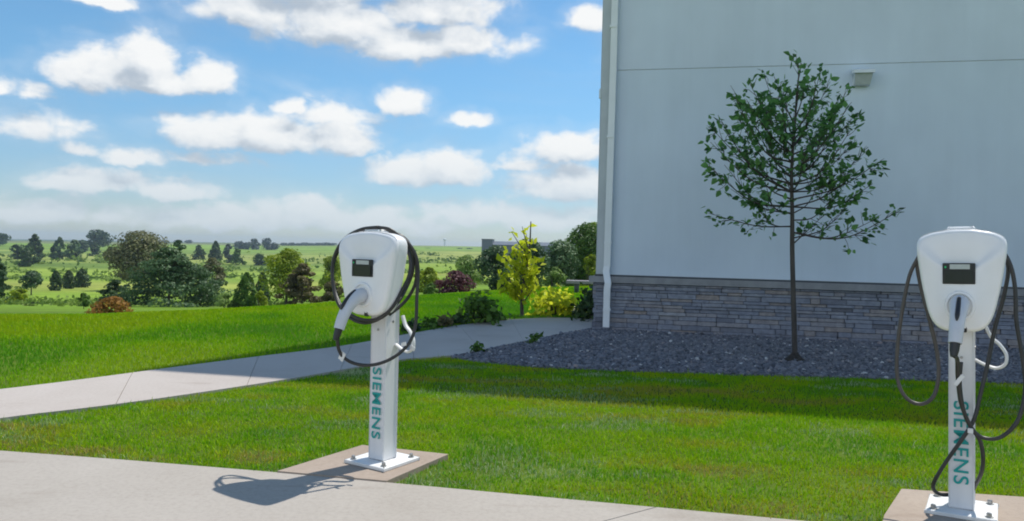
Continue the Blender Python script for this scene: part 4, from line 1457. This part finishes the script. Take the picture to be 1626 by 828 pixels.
CL = [  # x, y, rx, ry (pixels of the photograph), weight
    (400, 8, 105, 48, 1), (530, 30, 130, 66, 1), (640, 66, 110, 48, 1), (735, 62, 105, 40, .85), (480, -40, 220, 60, 1), (690, 10, 120, 50, .9), (610, -60, 220, 60, 1),
    (150, 112, 72, 50, 1), (228, 92, 50, 50, 1), (240, 128, 90, 28, 1), (332, 122, 48, 40, 1),
    (335, 208, 72, 44, 1), (435, 212, 100, 46, 1), (545, 214, 72, 42, 1), (466, 168, 30, 22, .95), (520, 180, 90, 30, .6),
    (638, 162, 52, 30, .9), (742, 188, 42, 18, .75), (640, 268, 74, 40, 1), (715, 264, 74, 42, 1),
    (905, 232, 90, 38, .95), (905, 290, 120, 48, .8), (830, 258, 70, 22, .55),
    (212, 248, 50, 22, .75), (150, 286, 88, 32, .85), (275, 300, 72, 24, .75),
    (345, 345, 120, 34, .8), (490, 338, 110, 38, .8), (610, 350, 120, 34, .8), (770, 338, 110, 32, .75), (870, 345, 110, 36, .7),
    (155, -4, 60, 18, .9), (50, 148, 34, 18, .5), (0, 138, 20, 22, .55), (30, 196, 80, 26, .3), (110, 192, 46, 18, .3), (130, 238, 24, 14, .5), (320, 250, 90, 16, .4), (60, 335, 200, 28, .55),
    (935, 28, 44, 30, .8),
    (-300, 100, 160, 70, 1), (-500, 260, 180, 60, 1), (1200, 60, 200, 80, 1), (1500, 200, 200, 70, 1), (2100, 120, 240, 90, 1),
    # unseen clouds added to brighten the shaded wall, as azimuth and elevation in degrees
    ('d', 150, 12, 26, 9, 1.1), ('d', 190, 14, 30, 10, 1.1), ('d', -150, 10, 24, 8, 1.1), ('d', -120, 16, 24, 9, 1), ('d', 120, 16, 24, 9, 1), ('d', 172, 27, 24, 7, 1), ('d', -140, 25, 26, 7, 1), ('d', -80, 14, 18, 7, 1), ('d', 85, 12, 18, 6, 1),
]

grp = bpy.data.node_groups.new('cloud_field', 'ShaderNodeTree')
grp.interface.new_socket('P', in_out='INPUT', socket_type='NodeSocketVector')
grp.interface.new_socket('D', in_out='OUTPUT', socket_type='NodeSocketFloat')
gi = grp.nodes.new('NodeGroupInput'); go = grp.nodes.new('NodeGroupOutput')
# billows: warp plus fractal noise in direction space (stretched along the horizon)
wn = N(grp, 'ShaderNodeTexNoise', Scale=26.0, Detail=4, Roughness=.55); grp.links.new(gi.outputs[0], wn.inputs['Vector'])
w1 = N(grp, 'ShaderNodeVectorMath', operation='SUBTRACT'); grp.links.new(wn.outputs['Color'], w1.inputs[0]); w1.inputs[1].default_value = (.5, .5, .5)
w2 = N(grp, 'ShaderNodeVectorMath', operation='MULTIPLY'); grp.links.new(w1.outputs[0], w2.inputs[0]); w2.inputs[1].default_value = (.035, .022, 0)
w3 = N(grp, 'ShaderNodeVectorMath', operation='ADD'); grp.links.new(gi.outputs[0], w3.inputs[0]); grp.links.new(w2.outputs[0], w3.inputs[1])
sx = grp.nodes.new('ShaderNodeSeparateXYZ'); grp.links.new(w3.outputs[0], sx.inputs[0])


def mth(op, a, b=None, c=None, clamp=False):
    n = grp.nodes.new('ShaderNodeMath'); n.operation = op; n.use_clamp = clamp
    for i, v in enumerate((a, b, c)):
        if v is None: continue
        if isinstance(v, (int, float)): n.inputs[i].default_value = v
        else: grp.links.new(v, n.inputs[i])
    return n.outputs[0]


acc = None
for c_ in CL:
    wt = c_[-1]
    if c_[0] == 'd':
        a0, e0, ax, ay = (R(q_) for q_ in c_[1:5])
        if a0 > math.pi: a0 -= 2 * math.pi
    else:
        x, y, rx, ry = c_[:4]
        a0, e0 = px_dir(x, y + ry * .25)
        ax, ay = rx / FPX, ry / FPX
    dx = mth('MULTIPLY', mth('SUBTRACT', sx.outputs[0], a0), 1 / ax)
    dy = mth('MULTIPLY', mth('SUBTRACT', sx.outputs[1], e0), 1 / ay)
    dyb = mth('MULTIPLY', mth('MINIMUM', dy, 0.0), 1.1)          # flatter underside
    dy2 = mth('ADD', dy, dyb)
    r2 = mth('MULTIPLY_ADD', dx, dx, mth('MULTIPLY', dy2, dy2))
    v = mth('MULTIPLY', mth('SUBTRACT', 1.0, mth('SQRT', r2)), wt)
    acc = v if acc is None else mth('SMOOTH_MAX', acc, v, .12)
fn = N(grp, 'ShaderNodeTexNoise', Scale=24.0, Detail=7, Roughness=.56, Distortion=.25)
mp = grp.nodes.new('ShaderNodeMapping'); mp.inputs['Scale'].default_value = (.8, 1.25, 1)
grp.links.new(gi.outputs[0], mp.inputs[0]); grp.links.new(mp.outputs[0], fn.inputs['Vector'])
fd = mth('MULTIPLY', mth('SUBTRACT', fn.outputs['Fac'], .5), 1.35)
grp.links.new(mth('ADD', mth('MAXIMUM', acc, -1.2), fd), go.inputs[0])

tc = nt.nodes.new('ShaderNodeTexCoord')
se = nt.nodes.new('ShaderNodeSeparateXYZ'); nt.links.new(tc.outputs['Generated'], se.inputs[0])


def wm(op, a, b=None, c=None, clamp=False):
    n = nt.nodes.new('ShaderNodeMath'); n.operation = op; n.use_clamp = clamp
    for i, v in enumerate((a, b, c)):
        if v is None: continue
        if isinstance(v, (int, float)): n.inputs[i].default_value = v
        else: nt.links.new(v, n.inputs[i])
    return n.outputs[0]


def wmap(v, a, b, c, d, smooth=True):
    n = nt.nodes.new('ShaderNodeMapRange')
    n.interpolation_type = 'SMOOTHSTEP' if smooth else 'LINEAR'
    nt.links.new(v, n.inputs[0])
    for i, q_ in enumerate((a, b, c, d)): n.inputs[1 + i].default_value = q_
    return n.outputs[0]


azn = wm('ARCTAN2', se.outputs[0], se.outputs[1])
eln = wm('ARCSINE', se.outputs[2])
tnt = nt.nodes.new('ShaderNodeMix'); tnt.data_type = 'RGBA'
tnt.inputs[6].default_value = (.60, .71, .90, 1); tnt.inputs[7].default_value = (.66, .985, 1.12, 1)
nt.links.new(wmap(eln, -.02, .26, 0, 1), tnt.inputs[0]); nt.links.new(tnt.outputs[2], tn.inputs[7])
cb = nt.nodes.new('ShaderNodeCombineXYZ'); nt.links.new(azn, cb.inputs[0]); nt.links.new(eln, cb.inputs[1])
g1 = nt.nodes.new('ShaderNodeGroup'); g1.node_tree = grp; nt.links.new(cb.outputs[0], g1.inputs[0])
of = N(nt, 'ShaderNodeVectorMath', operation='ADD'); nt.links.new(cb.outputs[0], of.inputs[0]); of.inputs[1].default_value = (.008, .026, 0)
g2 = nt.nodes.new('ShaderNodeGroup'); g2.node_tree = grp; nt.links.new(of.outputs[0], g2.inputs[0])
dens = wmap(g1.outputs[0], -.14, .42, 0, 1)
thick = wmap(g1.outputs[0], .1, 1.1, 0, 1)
df = wm('SUBTRACT', g1.outputs[0], g2.outputs[0])
bn = N(nt, 'ShaderNodeTexNoise', Scale=46.0, Detail=5, Roughness=.6, Distortion=.3)
bm = nt.nodes.new('ShaderNodeMapping'); bm.inputs['Scale'].default_value = (.8, 1.2, 1)
nt.links.new(cb.outputs[0], bm.inputs[0]); nt.links.new(bm.outputs[0], bn.inputs['Vector'])
bill = wm('MULTIPLY', wm('SUBTRACT', bn.outputs['Fac'], .5), .75)
lit = wmap(wm('ADD', wm('ADD', wm('MULTIPLY', df, .85), wm('MULTIPLY', thick, -.22)), bill), -.55, .5, 0, 1)
rc = nt.nodes.new('ShaderNodeValToRGB')
rc.color_ramp.elements[0].position = 0; rc.color_ramp.elements[0].color = (.37, .425, .49, 1)
rc.color_ramp.elements[1].position = 1; rc.color_ramp.elements[1].color = (.75, .755, .75, 1)
k_ = rc.color_ramp.elements.new(.45); k_.color = (.58, .615, .65, 1)
nt.links.new(lit, rc.inputs[0])
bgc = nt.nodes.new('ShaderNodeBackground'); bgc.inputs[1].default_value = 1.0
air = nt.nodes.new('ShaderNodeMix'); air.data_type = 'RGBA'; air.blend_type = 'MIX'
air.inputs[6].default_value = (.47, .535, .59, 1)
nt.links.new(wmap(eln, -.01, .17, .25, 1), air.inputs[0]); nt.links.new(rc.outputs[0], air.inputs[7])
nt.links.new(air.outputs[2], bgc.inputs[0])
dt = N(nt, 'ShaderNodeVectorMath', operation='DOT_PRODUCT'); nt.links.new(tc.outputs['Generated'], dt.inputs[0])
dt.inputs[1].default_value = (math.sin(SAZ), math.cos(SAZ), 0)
nt.links.new(wmap(dt.outputs['Value'], -.95, .3, 1.75, 1.0), bgc.inputs[1])   # clouds opposite the sun boosted to throw more light on the wall
# thin the clouds into the whitish air near the horizon
mxs = nt.nodes.new('ShaderNodeMixShader')
fade = wmap(eln, .0, .12, .8, .97)
vn = N(nt, 'ShaderNodeTexNoise', Scale=5.0, Detail=6, Roughness=.6, Distortion=.6)
vm = nt.nodes.new('ShaderNodeMapping'); vm.inputs['Scale'].default_value = (.8, 2.6, 1)
nt.links.new(cb.outputs[0], vm.inputs[0]); nt.links.new(vm.outputs[0], vn.inputs['Vector'])
veil = wm('ADD', wm('MULTIPLY', wmap(vn.outputs['Fac'], .45, .78, 0, 1), .17), wm('MULTIPLY', wmap(g1.outputs[0], -.5, .15, 0, 1), .14))
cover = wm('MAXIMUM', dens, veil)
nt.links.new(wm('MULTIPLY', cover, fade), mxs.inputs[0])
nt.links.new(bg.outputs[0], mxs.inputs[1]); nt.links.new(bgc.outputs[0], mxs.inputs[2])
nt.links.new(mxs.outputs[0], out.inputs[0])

hz = MB(); hz.box((0, 0, 0), (2, 2, 2))
m_ = bpy.data.materials.new('haze_air'); m_.use_nodes = True
m_.node_tree.nodes.remove(m_.node_tree.nodes['Principled BSDF'])
vp = N(m_.node_tree, 'ShaderNodeVolumePrincipled')
vp.inputs['Color'].default_value = (.70, .86, 1, 1)
vp.inputs['Density'].default_value = .00026
vp.inputs['Anisotropy'].default_value = .3
m_.node_tree.links.new(vp.outputs[0], m_.node_tree.nodes['Material Output'].inputs['Volume'])
ho = hz.build('haze', m_)
ho.location = (0, 0, (HZ0 + HZ1) / 2); ho.scale = (3300, 3300, (HZ1 - HZ0) / 2)
tag(ho, 'thin pale blue summer haze over the valley', 'haze', kind='stuff')

# ------------------------------------------------------------------ render settings
vs = SC.view_settings
vs.view_transform = 'Standard'
vs.look = 'None'
vs.exposure = .36
vs.gamma = 1
vs.use_curve_mapping = False
SC.render.engine = 'CYCLES'
SC.cycles.filter_width = 1.9
SC.cycles.max_bounces = 6
SC.cycles.diffuse_bounces = 3
SC.cycles.transparent_max_bounces = 6
SC.cycles.use_denoising = True
